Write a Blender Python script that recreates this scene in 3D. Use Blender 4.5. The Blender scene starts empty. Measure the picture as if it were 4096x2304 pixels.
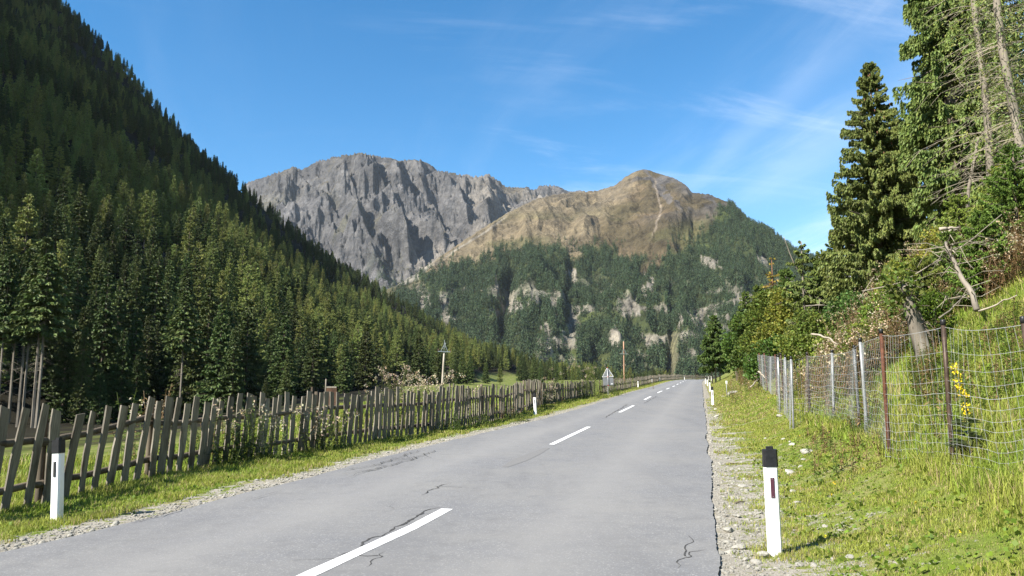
import bpy, math, random
import numpy as np
from mathutils import Vector
random.seed(7)
RNG = np.random.default_rng(11)
S = bpy.context.scene
COL = S.collection

# ---------------------------------------------------------------- camera, light, exposure
FPX, EYE = 800.0, 1.6
TH = math.atan(107 / 800)
cd = bpy.data.cameras.new("camera"); cam = bpy.data.objects.new("camera", cd); COL.objects.link(cam)
cd.sensor_width = 36; cd.lens = FPX / 1024 * 36; cd.clip_start = .05; cd.clip_end = 30000
cam.location = (0, 0, EYE); cam.rotation_euler = (math.pi / 2 + TH, 0, 0)
S.camera = cam
SUN_EL, SUN_AZ = math.radians(41), math.atan2(-.82, -.57)      # azimuth clockwise from +Y
sd = Vector((math.sin(SUN_AZ) * math.cos(SUN_EL), math.cos(SUN_AZ) * math.cos(SUN_EL), math.sin(SUN_EL)))
sl = bpy.data.lights.new("sun", 'SUN'); sl.energy = 5.0; sl.angle = math.radians(.5); sl.color = (1, .95, .86)
so = bpy.data.objects.new("sun", sl); COL.objects.link(so)
so.rotation_euler = (-sd).to_track_quat('-Z', 'Y').to_euler()
S.view_settings.view_transform = 'Standard'; S.view_settings.look = 'None'
S.view_settings.gamma = 1; S.view_settings.exposure = 1.38
S.render.engine = 'CYCLES'
S.cycles.max_bounces = 6; S.cycles.diffuse_bounces = 3; S.cycles.transmission_bounces = 3; S.cycles.volume_bounces = 0
S.cycles.transparent_max_bounces = 8
S.cycles.use_denoising = True; S.cycles.denoising_prefilter = 'NONE'; S.cycles.denoising_input_passes = 'RGB_ALBEDO_NORMAL'

W = bpy.data.worlds.new("World"); S.world = W; W.use_nodes = True
nt = W.node_tree; nt.nodes.clear()
def N(nt, t, **k):
    n = nt.nodes.new(t)
    for a, b in k.items():
        if a == 'inp':
            for i, v in b.items(): n.inputs[i].default_value = v
        else: setattr(n, a, b)
    return n
def build_world():
    L = nt.links.new
    sky = N(nt, 'ShaderNodeTexSky', sky_type='NISHITA', sun_disc=False, sun_elevation=SUN_EL, sun_rotation=SUN_AZ % (2 * math.pi),
            altitude=1200, air_density=1.0, dust_density=.35, ozone_density=2.2)
    hsv = N(nt, 'ShaderNodeHueSaturation', inp={'Hue': .494, 'Saturation': 1.38, 'Value': 1.2})
    L(sky.outputs[0], hsv.inputs['Color'])
    tc = N(nt, 'ShaderNodeTexCoord')
    sep = N(nt, 'ShaderNodeSeparateXYZ'); L(tc.outputs['Generated'], sep.inputs[0])
    def m(op, a, b=None, clamp=False):
        n = N(nt, 'ShaderNodeMath', operation=op, use_clamp=clamp)
        for i, v in enumerate((a, b)):
            if v is None: continue
            if isinstance(v, (int, float)): n.inputs[i].default_value = v
            else: L(v, n.inputs[i])
        return n.outputs[0]
    zc = m('MAXIMUM', m('ADD', sep.outputs['Z'], .12), .05)
    px, py = m('DIVIDE', sep.outputs['X'], zc), m('DIVIDE', sep.outputs['Y'], zc)
    cmb = N(nt, 'ShaderNodeCombineXYZ'); L(px, cmb.inputs[0]); L(py, cmb.inputs[1])
    def wisps(rot, scl, loc, lo, hi, noise_scale, dist):
        vr = N(nt, 'ShaderNodeVectorRotate', rotation_type='Z_AXIS', inp={'Angle': rot}); L(cmb.outputs[0], vr.inputs['Vector'])
        mp = N(nt, 'ShaderNodeMapping'); L(vr.outputs[0], mp.inputs[0])
        mp.inputs['Scale'].default_value = scl; mp.inputs['Location'].default_value = loc
        n1 = N(nt, 'ShaderNodeTexNoise', inp={'Scale': noise_scale, 'Detail': 7, 'Roughness': .62, 'Distortion': dist}); L(mp.outputs[0], n1.inputs['Vector'])
        mr = N(nt, 'ShaderNodeMapRange', interpolation_type='SMOOTHSTEP', inp={'From Min': lo, 'From Max': hi}); L(n1.outputs[0], mr.inputs[0])
        return mr.outputs[0]
    big = N(nt, 'ShaderNodeTexNoise', inp={'Scale': .55, 'Detail': 2}); L(cmb.outputs[0], big.inputs['Vector'])
    bm = N(nt, 'ShaderNodeMapRange', interpolation_type='SMOOTHSTEP', inp={'From Min': .40, 'From Max': .62}); L(big.outputs[0], bm.inputs[0])
    # cirrus is thickest to the right of the valley
    rt = N(nt, 'ShaderNodeMapRange', interpolation_type='SMOOTHSTEP', inp={'From Min': .15, 'From Max': 1.9, 'To Min': .12, 'To Max': 1}); L(px, rt.inputs[0])
    a = m('MULTIPLY', wisps(math.radians(-17), (1.9, .40, 1), (.3, .4, 0), .46, .74, 1.5, .45), rt.outputs[0])
    b = m('MULTIPLY', wisps(math.radians(-14), (.6, 1.7, 1), (1.3, .7, 0), .50, .82, 1.6, .6), bm.outputs[0])
    c = m('MULTIPLY', m('SUBTRACT', 1, sep.outputs['Z']), rt.outputs[0])
    def streak(rot, at_, width, y0, y1):
        vr = N(nt, 'ShaderNodeVectorRotate', rotation_type='Z_AXIS', inp={'Angle': math.radians(rot)}); L(cmb.outputs[0], vr.inputs['Vector'])
        s2 = N(nt, 'ShaderNodeSeparateXYZ'); L(vr.outputs[0], s2.inputs[0])
        n2 = N(nt, 'ShaderNodeTexNoise', inp={'Scale': 2.2, 'Detail': 5, 'Roughness': .6}); L(vr.outputs[0], n2.inputs['Vector'])
        d = m('DIVIDE', m('ADD', m('SUBTRACT', s2.outputs['X'], at_), m('MULTIPLY', m('SUBTRACT', n2.outputs[0], .5), .16)), width)
        e = m('POWER', 2.718, m('MULTIPLY', m('MULTIPLY', d, d), -1))
        f = N(nt, 'ShaderNodeMapRange', interpolation_type='SMOOTHSTEP', inp={'From Min': y0, 'From Max': y0 + .5}); L(s2.outputs['Y'], f.inputs[0])
        h = N(nt, 'ShaderNodeMapRange', interpolation_type='SMOOTHSTEP', inp={'From Min': y1, 'From Max': y1 - .7}); L(s2.outputs['Y'], h.inputs[0])
        return m('MULTIPLY', m('MULTIPLY', e, f.outputs[0]), m('MULTIPLY', h.outputs[0], m('MULTIPLY', n2.outputs[0], 1.4)))
    st = m('ADD', m('MULTIPLY', streak(-7.5, .93, .05, 1.2, 2.9), .12), m('MULTIPLY', streak(-9, 1.22, .12, .9, 2.8), .16))
    veil = m('MULTIPLY', m('POWER', c, 1.5), .26)
    tot = m('ADD', m('ADD', st, m('ADD', m('MULTIPLY', a, .32), m('MULTIPLY', b, .34))), veil, clamp=True)
    mix = N(nt, 'ShaderNodeMixRGB'); L(tot, mix.inputs[0]); L(hsv.outputs[0], mix.inputs[1]); mix.inputs[2].default_value = (8.6, 9.0, 9.6, 1)
    bg = N(nt, 'ShaderNodeBackground', inp={'Strength': .068}); L(mix.outputs[0], bg.inputs[0])
    out = N(nt, 'ShaderNodeOutputWorld'); L(bg.outputs[0], out.inputs[0])
build_world(); W.cycles.sampling_method = 'NONE'

# ---------------------------------------------------------------- helpers
def sstep(a, b, x):
    t = np.clip((np.asarray(x, float) - a) / (b - a), 0, 1); return t * t * (3 - 2 * t)
def _h(ix, iy, seed):
    n = (ix * 374761393 + iy * 668265263 + seed * 1274126177) & 0xffffffff
    n = ((n ^ (n >> 13)) * 1274126177) & 0xffffffff
    n = (n ^ (n >> 16)) & 0xffff
    return n / 65535.0
def vn(x, y, seed=0):
    x = np.asarray(x, float); y = np.asarray(y, float)
    ix = np.floor(x).astype(np.int64); iy = np.floor(y).astype(np.int64)
    fx, fy = x - ix, y - iy
    fx = fx * fx * fx * (fx * (fx * 6 - 15) + 10); fy = fy * fy * fy * (fy * (fy * 6 - 15) + 10)
    a, b, c, d = _h(ix, iy, seed), _h(ix + 1, iy, seed), _h(ix, iy + 1, seed), _h(ix + 1, iy + 1, seed)
    return (a + (b - a) * fx) * (1 - fy) + (c + (d - c) * fx) * fy
def fbm(x, y, o=5, seed=0, g=.5):
    s, a, t = 0, 1, 0
    for i in range(o):
        s = s + a * vn(x * 2 ** i + 17.3 * i, y * 2 ** i - 9.1 * i, seed + i); t += a; a *= g
    return s / t
def ridged(x, y, o=5, seed=0, g=.55):
    s, a, t = 0, 1, 0
    for i in range(o):
        s = s + a * (1 - np.abs(2 * vn(x * 2 ** i + 5.7 * i, y * 2 ** i + 3.3 * i, seed + i) - 1)); t += a; a *= g
    return s / t
def ray(u, v):
    x = (u - 512) / FPX; z = (288 - v) / FPX
    return np.array([x, math.cos(TH) - z * math.sin(TH), math.sin(TH) + z * math.cos(TH)])
def proj(x, y, z):
    z = np.asarray(z) - EYE; fw = np.asarray(y) * math.cos(TH) + z * math.sin(TH); up = -np.asarray(y) * math.sin(TH) + z * math.cos(TH)
    return 512 + FPX * np.asarray(x) / fw, 288 - FPX * up / fw

class MB:
    """collects vertices, faces, a colour per vertex and a material per face; links as ONE mesh object"""
    def __init__(s): s.V, s.C, s.T, s.Q, s.mt, s.mq, s.n = [], [], [], [], [], [], 0
    def add(s, V, T=None, Q=None, c=(1, 1, 1), m=0):
        V = np.asarray(V, float).reshape(-1, 3); c = np.asarray(c, float)
        s.V.append(V); s.C.append(np.broadcast_to(c, (len(V), 3)) if c.ndim == 1 else c)
        if T is not None and len(T): T = np.asarray(T, np.int64).reshape(-1, 3); s.T.append(T + s.n); s.mt.append(np.full(len(T), m))
        if Q is not None and len(Q): Q = np.asarray(Q, np.int64).reshape(-1, 4); s.Q.append(Q + s.n); s.mq.append(np.full(len(Q), m))
        s.n += len(V); return s
    def tube(s, P, R, k=6, c=(1, 1, 1), m=0, cap=True):
        P = np.asarray(P, float); n = len(P); R = np.broadcast_to(np.asarray(R, float), (n,))
        d = np.gradient(P, axis=0); d /= np.linalg.norm(d, axis=1, keepdims=True) + 1e-9
        a = np.array([0, 0, 1.]) if abs(d[0, 2]) < .9 else np.array([1., 0, 0])
        u = np.cross(d, a); u /= np.linalg.norm(u, axis=1, keepdims=True) + 1e-9; w = np.cross(d, u)
        t = np.arange(k) * 2 * np.pi / k
        V = P[:, None] + R[:, None, None] * (u[:, None] * np.cos(t)[None, :, None] + w[:, None] * np.sin(t)[None, :, None])
        i = np.arange(n - 1)[:, None] * k; j = np.arange(k)[None]; j2 = (j + 1) % k
        Q = np.stack([i + j, i + j2, i + k + j2, i + k + j], -1).reshape(-1, 4)
        T = []
        if cap:
            for f in range(1, k - 1): T += [(0, f + 1, f), ((n - 1) * k, (n - 1) * k + f, (n - 1) * k + f + 1)]
        return s.add(V.reshape(-1, 3), T, Q, c, m)
    def box(s, c0, size, M=None, col=(1, 1, 1), m=0, taper=1.):
        x, y, z = np.asarray(size) / 2
        V = np.array([(-x, -y, -z), (x, -y, -z), (x, y, -z), (-x, y, -z), (-x * taper, -y * taper, z), (x * taper, -y * taper, z), (x * taper, y * taper, z), (-x * taper, y * taper, z)])
        if M is not None: V = V @ np.asarray(M).T
        return s.add(V + np.asarray(c0), None, [(0, 3, 2, 1), (4, 5, 6, 7), (0, 1, 5, 4), (1, 2, 6, 5), (2, 3, 7, 6), (3, 0, 4, 7)], col, m)
    def mesh(s, name, mats, smooth=False):
        me = bpy.data.meshes.new(name)
        V = np.concatenate(s.V); C = np.concatenate(s.C)
        T = np.concatenate(s.T) if s.T else np.zeros((0, 3), int); Q = np.concatenate(s.Q) if s.Q else np.zeros((0, 4), int)
        mi = np.concatenate(s.mt + s.mq).astype(np.int32)
        me.vertices.add(len(V)); me.vertices.foreach_set('co', V.ravel())
        me.loops.add(len(T) * 3 + len(Q) * 4); me.loops.foreach_set('vertex_index', np.concatenate([T.ravel(), Q.ravel()]).astype(np.int32))
        me.polygons.add(len(T) + len(Q))
        me.polygons.foreach_set('loop_start', np.concatenate([np.arange(len(T)) * 3, len(T) * 3 + np.arange(len(Q)) * 4]).astype(np.int32))
        me.polygons.foreach_set('material_index', mi)
        me.polygons.foreach_set('use_smooth', np.full(len(mi), bool(smooth)))
        a = me.attributes.new('col', 'FLOAT_COLOR', 'POINT'); a.data.foreach_set('color', np.concatenate([C, np.ones((len(C), 1))], 1).ravel())
        for mm in (mats if isinstance(mats, (list, tuple)) else [mats]): me.materials.append(mm)
        me.update(calc_edges=True); me.validate(); return me
    def obj(s, name, mats, parent=None, smooth=False, loc=None, attrs=None):
        o = bpy.data.objects.new(name, s.mesh(name, mats, smooth)); COL.objects.link(o)
        if parent: o.parent = parent
        if loc is not None: o.location = loc
        for k, v in (attrs or {}).items():
            a = o.data.attributes.new(k, 'FLOAT', 'POINT'); a.data.foreach_set('value', np.asarray(v, float).ravel())
        return o
def tag(o, label=None, cat=None, group=None, kind=None):
    for k, v in (('label', label), ('category', cat), ('group', group), ('kind', kind)):
        if v: o[k] = v
    return o
def thing(name, loc, label, cat, group=None, rz=0):
    o = bpy.data.objects.new(name, None); o.empty_display_size = .2; COL.objects.link(o)
    o.location = loc; o.rotation_euler = (0, 0, rz); return tag(o, label, cat, group)
def link_mesh(name, me, parent):
    o = bpy.data.objects.new(name, me); COL.objects.link(o); o.parent = parent; return o
def copy_tree(o, parent=None):
    c = o.copy(); COL.objects.link(c); c.parent = parent
    for ch in o.children: copy_tree(ch, c)
    return c
def grid_faces(n, m):
    i = np.arange(n - 1)[:, None] * m; j = np.arange(m - 1)[None]
    return np.stack([i + j, i + j + 1, i + m + j + 1, i + m + j], -1).reshape(-1, 4)

# ---------------------------------------------------------------- materials
K = .80                       # all base colours but white paint are set for this exposure
def mat(name):
    m = bpy.data.materials.new(name); m.use_nodes = True; t = m.node_tree; t.nodes.clear()
    o = N(t, 'ShaderNodeOutputMaterial'); b = N(t, 'ShaderNodeBsdfPrincipled'); t.links.new(b.outputs[0], o.inputs[0])
    b.inputs['Roughness'].default_value = .8; b.inputs['Specular IOR Level'].default_value = .25
    return m, t, b, o
def ramp(t, src, stops):
    r = N(t, 'ShaderNodeValToRGB'); t.links.new(src, r.inputs[0])
    while len(r.color_ramp.elements) < len(stops): r.color_ramp.elements.new(.5)
    for e, (p, c) in zip(r.color_ramp.elements, stops): e.position = p; e.color = tuple(c) + (1,) if len(c) == 3 else c
    return r.outputs[0]
def noise(t, scale, detail=4, rough=.55, vec=None, map_scale=None, coord='Object'):
    n = N(t, 'ShaderNodeTexNoise', inp={'Scale': scale, 'Detail': detail, 'Roughness': rough})
    if vec is None: tc = N(t, 'ShaderNodeTexCoord'); vec = tc.outputs[coord]
    if map_scale:
        mp = N(t, 'ShaderNodeMapping', inp={'Scale': map_scale}); t.links.new(vec, mp.inputs[0]); vec = mp.outputs[0]
    t.links.new(vec, n.inputs['Vector']); return n.outputs[0]
def mixc(t, f, a, b, mode='MIX'):
    n = N(t, 'ShaderNodeMixRGB', blend_type=mode)
    for i, v in enumerate((f, a, b)):
        if isinstance(v, (int, float)): n.inputs[i].default_value = v
        elif isinstance(v, tuple): n.inputs[i].default_value = v + (1,)
        else: t.links.new(v, n.inputs[i])
    return n.outputs[0]
def attr(t, name, out='Color'):
    return N(t, 'ShaderNodeAttribute', attribute_name=name).outputs[out]
def bump(t, b, h, dist, strength=1.):
    n = N(t, 'ShaderNodeBump', inp={'Distance': dist, 'Strength': strength}); t.links.new(h, n.inputs['Height']); t.links.new(n.outputs[0], b.inputs['Normal'])
def leaf_mat(name, base, hue=.03, val=.35, trans=.3, rough=.55):
    """foliage: base colour times the colour of each leaf or spray, shifted per plant; light also passes through"""
    m, t, b, o = mat(name); b.inputs['Roughness'].default_value = rough; b.inputs['Specular IOR Level'].default_value = .2
    oi = N(t, 'ShaderNodeObjectInfo')
    c = mixc(t, 1., attr(t, 'col'), tuple(x * K for x in base), 'MULTIPLY')
    h = N(t, 'ShaderNodeHueSaturation'); t.links.new(c, h.inputs['Color'])
    for i, (lo, hi) in {'Hue': (.5 - hue, .5 + hue), 'Value': (1 - val, 1 + val)}.items():
        mr = N(t, 'ShaderNodeMapRange', inp={'To Min': lo, 'To Max': hi}); t.links.new(oi.outputs['Random'], mr.inputs[0])
        if i == 'Value':
            q = N(t, 'ShaderNodeMath', operation='FRACT'); w = N(t, 'ShaderNodeMath', operation='MULTIPLY'); w.inputs[1].default_value = 7.31
            t.links.new(oi.outputs['Random'], w.inputs[0]); t.links.new(w.outputs[0], q.inputs[0]); t.links.new(q.outputs[0], mr.inputs[0])
        t.links.new(mr.outputs[0], h.inputs[i])
    t.links.new(h.outputs[0], b.inputs['Base Color'])
    if trans:
        tr = N(t, 'ShaderNodeBsdfTranslucent'); t.links.new(h.outputs[0], tr.inputs[0])
        mx = N(t, 'ShaderNodeMixShader', inp={0: trans}); t.links.new(b.outputs[0], mx.inputs[1]); t.links.new(tr.outputs[0], mx.inputs[2])
        t.links.new(mx.outputs[0], o.inputs[0])
    return m
def plain(name, c, rough=.6, metal=0, spec=.3, nscale=0, namt=.25, nmap=None, bdist=0):
    c = tuple(x * (K if max(c) < .6 else 1) for x in c)
    m, t, b, o = mat(name); b.inputs['Roughness'].default_value = rough; b.inputs['Metallic'].default_value = metal; b.inputs['Specular IOR Level'].default_value = spec
    if nscale:
        n = noise(t, nscale, 5, .6, map_scale=nmap)
        col = ramp(t, n, [(.3, tuple(x * (1 - namt) for x in c)), (.7, tuple(min(1, x * (1 + namt)) for x in c))])
        t.links.new(col, b.inputs['Base Color'])
        if bdist: bump(t, b, n, bdist)
    else: b.inputs['Base Color'].default_value = tuple(c) + (1,)
    return m

M_SPRUCE = leaf_mat('spruce needles', (.078, .108, .032), .02, .36, .05)
M_LARCH = leaf_mat('larch needles', (.20, .235, .062), .025, .25, .12)
M_FAR = leaf_mat('far conifer needles', (.050, .080, .036), .02, .35, .05)
M_RSPRUCE = leaf_mat('near spruce needles', (.150, .196, .056), .012, .15, .22)
M_LEAF = leaf_mat('broad leaves', (.165, .195, .05), .02, .25, .3)
M_WEED = leaf_mat('weeds', (1, 1, 1), .012, .15, .3)
M_GRASS = leaf_mat('grass blades', (1, 1, 1), .0, .0, .4)
M_BARK = plain('spruce bark', (.16, .13, .10), .9, nscale=3, namt=.5, nmap=(1, 1, .25), bdist=.02)
M_PALEBARK = plain('dead grey bark', (.23, .20, .16), .9, nscale=2.5, namt=.45, nmap=(1, 1, .2), bdist=.02)
M_DEADTWIG = plain('dead twigs', (.30, .26, .20), .9, nscale=2, namt=.3)
M_BLEACHED = plain('bleached bare wood', (.38, .33, .26), .8, nscale=9, namt=.25, nmap=(1, 1, .2), bdist=.006)
M_ROCK = plain('field stone', (.40, .38, .33), .9, nscale=14, namt=.35, bdist=.01)
M_BLACK = plain('black plastic cap', (.018, .018, .02), .45, nscale=30, namt=.4)
M_STEEL = plain('galvanised steel', (.42, .43, .44), .45, .6, nscale=20, namt=.25)
M_WIRE = plain('galvanised wire', (.45, .46, .47), .55, .3)
M_BROWNPIPE = plain('brown coated pipe', (.075, .05, .035), .5, .2, nscale=12, namt=.5)
M_RUSTPIPE = plain('rusty pipe', (.11, .045, .025), .75, .2, nscale=16, namt=.55)
M_RUST = plain('rusty sheet', (.10, .052, .03), .8, nscale=5, namt=.5)
M_GREYPIPE = plain('dull grey pipe', (.30, .31, .31), .55, .4, nscale=12, namt=.25)
M_REDBAND = plain('red reflector band', (.5, .02, .02), .4)
M_PLATE = plain('back of sign plate', (.24, .245, .25), .5, .5, nscale=6, namt=.12)
M_POLEWOOD = plain('utility pole wood', (.46, .40, .33), .85, nscale=4, namt=.3, nmap=(1, 1, .15))
M_POLERED = plain('reddish utility pole wood', (.42, .25, .17), .85, nscale=4, namt=.35, nmap=(1, 1, .15))
M_GALV = plain('pole crossarm steel', (.34, .38, .40), .5, .4)
def post_white():
    m, t, b, o = mat('white guide post plastic'); b.inputs['Roughness'].default_value = .45
    n = noise(t, 9, 6, .7); n2 = noise(t, 40, 3)
    tc = N(t, 'ShaderNodeTexCoord'); sp = N(t, 'ShaderNodeSeparateXYZ'); t.links.new(tc.outputs['Object'], sp.inputs[0])
    mr = N(t, 'ShaderNodeMapRange', inp={'From Min': .28, 'From Max': 0., 'To Min': 0, 'To Max': .8}); t.links.new(sp.outputs[2], mr.inputs[0])
    q = N(t, 'ShaderNodeMath', operation='MULTIPLY'); t.links.new(mr.outputs[0], q.inputs[0]); t.links.new(ramp(t, n, [(.48, (0, 0, 0)), (.66, (1, 1, 1))]), q.inputs[1])
    t.links.new(mixc(t, q.outputs[0], (.80, .80, .78), (.36, .31, .24)), b.inputs['Base Color']); return m
M_POST = post_white()
M_REFL_D = plain('dark reflector', (.09, .028, .05), .25, 0, .6)
M_REFL_B = plain('black reflector', (.03, .03, .034), .3, 0, .5)
def wood_mat(name, dark, light, knots):
    m, t, b, o = mat(name); b.inputs['Roughness'].default_value = .9
    oi = N(t, 'ShaderNodeObjectInfo'); tc = N(t, 'ShaderNodeTexCoord')
    ad = N(t, 'ShaderNodeVectorMath', operation='ADD'); t.links.new(tc.outputs['Object'], ad.inputs[0])
    rs = N(t, 'ShaderNodeVectorMath', operation='SCALE'); cb = N(t, 'ShaderNodeCombineXYZ')
    for i in range(3): t.links.new(oi.outputs['Random'], cb.inputs[i])
    t.links.new(cb.outputs[0], rs.inputs[0]); rs.inputs['Scale'].default_value = 40; t.links.new(rs.outputs[0], ad.inputs[1])
    g = noise(t, 9, 6, .65, ad.outputs[0], (5, 5, .35)); st = noise(t, 2.2, 4, .6, ad.outputs[0], (2, 2, .6))
    c = mixc(t, ramp(t, g, [(.3, (0, 0, 0)), (.72, (1, 1, 1))]), dark, light)
    c = mixc(t, ramp(t, st, [(.52, (0, 0, 0)), (.68, (.75, .75, .75))]), c, knots)
    h = N(t, 'ShaderNodeHueSaturation'); t.links.new(c, h.inputs['Color'])
    mr = N(t, 'ShaderNodeMapRange', inp={'To Min': .72, 'To Max': 1.3}); t.links.new(oi.outputs['Random'], mr.inputs[0]); t.links.new(mr.outputs[0], h.inputs['Value'])
    t.links.new(mixc(t, 1., h.outputs[0], (K, K, K), 'MULTIPLY'), b.inputs['Base Color']); bump(t, b, g, .004); return m
M_PICKET = wood_mat('weathered picket wood', (.15, .128, .10), (.36, .32, .26), (.07, .048, .032))
M_RAIL = wood_mat('weathered rail wood', (.085, .068, .05), (.19, .155, .11), (.06, .04, .028))

# ---------------------------------------------------------------- the lie of the land
YP = [-80, 0, 10, 45, 75, 114, 129, 150, 180, 230, 280, 330, 500]; ZP = [-.3, 0, 0, .92, 1.84, 2.84, 3.3, 3.9, 4.75, 6.0, 7.0, 7.5, 8]
def prof(y): return np.interp(y, YP, ZP)
CY = np.array([-60, -20, 0, 130, 150, 175, 205, 235, 262, 285, 302, 314, 320, 322, 320])
CX = np.array([-17.66, -8.25, -3.55, 27.0, 31.7, 37.7, 45.5, 54.5, 64.5, 77, 92, 112, 136, 165, 210.])
def smooth_line(X, Y, step=1.):
    d = np.concatenate([[0], np.cumsum(np.hypot(np.diff(X), np.diff(Y)))]); s = np.arange(0, d[-1], step)
    x, y = np.interp(s, d, X), np.interp(s, d, Y)
    k = np.ones(9) / 9
    xs, ys = np.convolve(np.pad(x, 4, 'edge'), k, 'valid'), np.convolve(np.pad(y, 4, 'edge'), k, 'valid')
    return xs, ys
LX, LY = smooth_line(CX, CY, 1.0)
LTX, LTY = np.gradient(LX), np.gradient(LY); _l = np.hypot(LTX, LTY); LTX, LTY = LTX / _l, LTY / _l
LZ = prof(LY); 
for _k in range(len(LZ)):                      # past the bend the road stays level
    if LY[_k] > 300: LZ[_k] = 7.2
HALF = 3.55
def nar(y): return .55 * sstep(18, 34, y)       # the left lane is a little narrower further on
def road_coords(x, y):
    """signed distance from the centre line (left positive) and the index of the nearest centre line point"""
    x = np.asarray(x, float).ravel(); y = np.asarray(y, float).ravel(); n = np.empty(len(x)); ii = np.empty(len(x), int)
    for a in range(0, len(x), 20000):
        xs, ys = x[a:a + 20000], y[a:a + 20000]
        i = np.argmin((xs[:, None] - LX[None, ::4]) ** 2 + (ys[:, None] - LY[None, ::4]) ** 2, axis=1) * 4
        best = None
        for o in range(-3, 4):
            j = np.clip(i + o, 0, len(LX) - 1); d = (xs - LX[j]) ** 2 + (ys - LY[j]) ** 2
            if best is None: best, bj = d, j
            else: w = d < best; best = np.where(w, d, best); bj = np.where(w, j, bj)
        dx, dy = xs - LX[bj], ys - LY[bj]
        sgn = -dx * LTY[bj] + dy * LTX[bj]
        al = dx * LTX[bj] + dy * LTY[bj]
        n[a:a + 20000] = np.where(np.abs(al) < 3, sgn, np.sign(sgn) * np.sqrt(best)); ii[a:a + 20000] = bj
    return n, ii
# left valley wall: by slope a = x / y from the valley mouth
def uv_a(u, v): d = ray(u, v); return d[0] / d[1], d[2] / d[1]
HS = [(-420, -330), (-200, -170), (-60, -75), (30, -20), (66, 2), (85, 26), (119, 56), (147, 92), (187, 134), (238, 178), (258, 196), (286, 222), (318, 246), (378, 281), (401, 301), (437, 320), (497, 350), (556, 374), (600, 379), (640, 382)]
HA = np.array([uv_a(*p)[0] for p in HS]); HQ = np.array([uv_a(*p)[1] for p in HS])
def sm_interp(x, xp, fp, w):
    k = np.linspace(-1, 1, 9); g = np.exp(-k * k * 2); g /= g.sum()
    return sum(gg * np.interp(x + kk * w, xp, fp) for gg, kk in zip(g, k))
_fu = [(u - 512) / FPX / math.cos(TH) for u in (-420, -60, 20, 240, 400, 500, 560, 600, 660)]
def hillY0(a): return sm_interp(a, _fu, [95, 118, 130, 165, 300, 430, 600, 780, 1000], .12)
def hillZ0(a): return sm_interp(a, _fu, [-4, -4, -3.5, -2, 4.5, 7.8, 12, 16, 20], .12)
def hillY1(a): return sm_interp(a, _fu, [650, 800, 860, 720, 880, 950, 1000, 1050, 1100], .12)
def hill(x, y):
    y = np.maximum(y, 1.); a = x / y
    y0, z0, y1 = hillY0(a), hillZ0(a), hillY1(a)
    z1 = EYE + y1 * sm_interp(a, HA, HQ, .03) - 9
    t = (y - y0) / (y1 - y0)
    g = np.where(t < 1, np.clip(t, 0, 1) ** 1.12, 1 + .10 * (t - 1) - .5 * (t - 1) ** 2)
    z = z0 + (z1 - z0) * g
    bumpy = (fbm(x / 90, y / 90, 4, 3) - .5) * 26 * sstep(0, .25, t) + (fbm(x / 30, y / 30, 3, 9) - .5) * 7 * sstep(0, .1, t)
    z = z + bumpy * sstep(1.3, .9, t)
    return z, t
def ground(x, y):
    sh = np.shape(x); x = np.asarray(x, float).ravel(); y = np.asarray(y, float).ravel()
    n, i = road_coords(x, y); zc = LZ[i]
    eL, eR = n - HALF + nar(y), -n - HALF
    rough = (fbm(x * .9, y * .9, 4, 21) - .5)
    zl = zc + np.interp(eL, [0, .8, 2, 4, 14, 20, 34, 60], [-.02, -.03, -.12, -.14, -.16, -.5, -2.6, -3.2]) * (1 - .45 * sstep(60, 200, y)) + rough * .16 * sstep(.4, 1.5, eL)
    zv = np.interp(y, [-50, 40, 130, 170, 320, 450, 600, 1000], [-2, -3.2, -4, -2, 4.5, 7.8, 12, 20])
    zl = zl + (zv - zl) * sstep(20, 70, eL)
    zh, t = hill(x, y)
    zl = np.where((t > -.4) & (y > 20) & (x / np.maximum(y, 1) < .25), np.where(t > 0, np.maximum(zh, zl * (1 - sstep(0, .03, t)) + zh * sstep(0, .03, t)), zl + (hillZ0(x / np.maximum(y, 1)) - zl) * sstep(-.4, 0, t)), zl)
    zr = zc + np.interp(eR, [0, .5, 1.3, 2.2, 3.2, 4.2, 10, 25, 60, 150, 400], [-.014, -.02, .05, .32, .80, 1.42, 6.0, 16.2, 36, 78, 160]) * (1 - .25 * sstep(90, 200, y))
    zr = zr + rough * .22 * sstep(.7, 2.5, eR) + (fbm(x * .25, y * .25, 3, 33) - .5) * 1.1 * sstep(3, 9, eR)
    z = np.where(eL > 0, zl, np.where(eR > 0, zr, zc - .05))
    return z.reshape(sh)
def gz(x, y): return float(ground(np.array([x]), np.array([y]))[0])
def ray_ground(u, v, lo=3, hi=500):
    d = ray(u, v); ys = np.geomspace(lo, hi, 3000); t = ys / d[1]
    zz = EYE + t * d[2] - ground(d[0] * t, ys); k = np.argmax(zz < 0)
    return np.array([d[0] * t[k], ys[k], EYE + t[k] * d[2]])
def at(u, v, y):
    d = ray(u, v); t = y / d[1]; return np.array([d[0] * t, y, EYE + d[2] * t])

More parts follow.
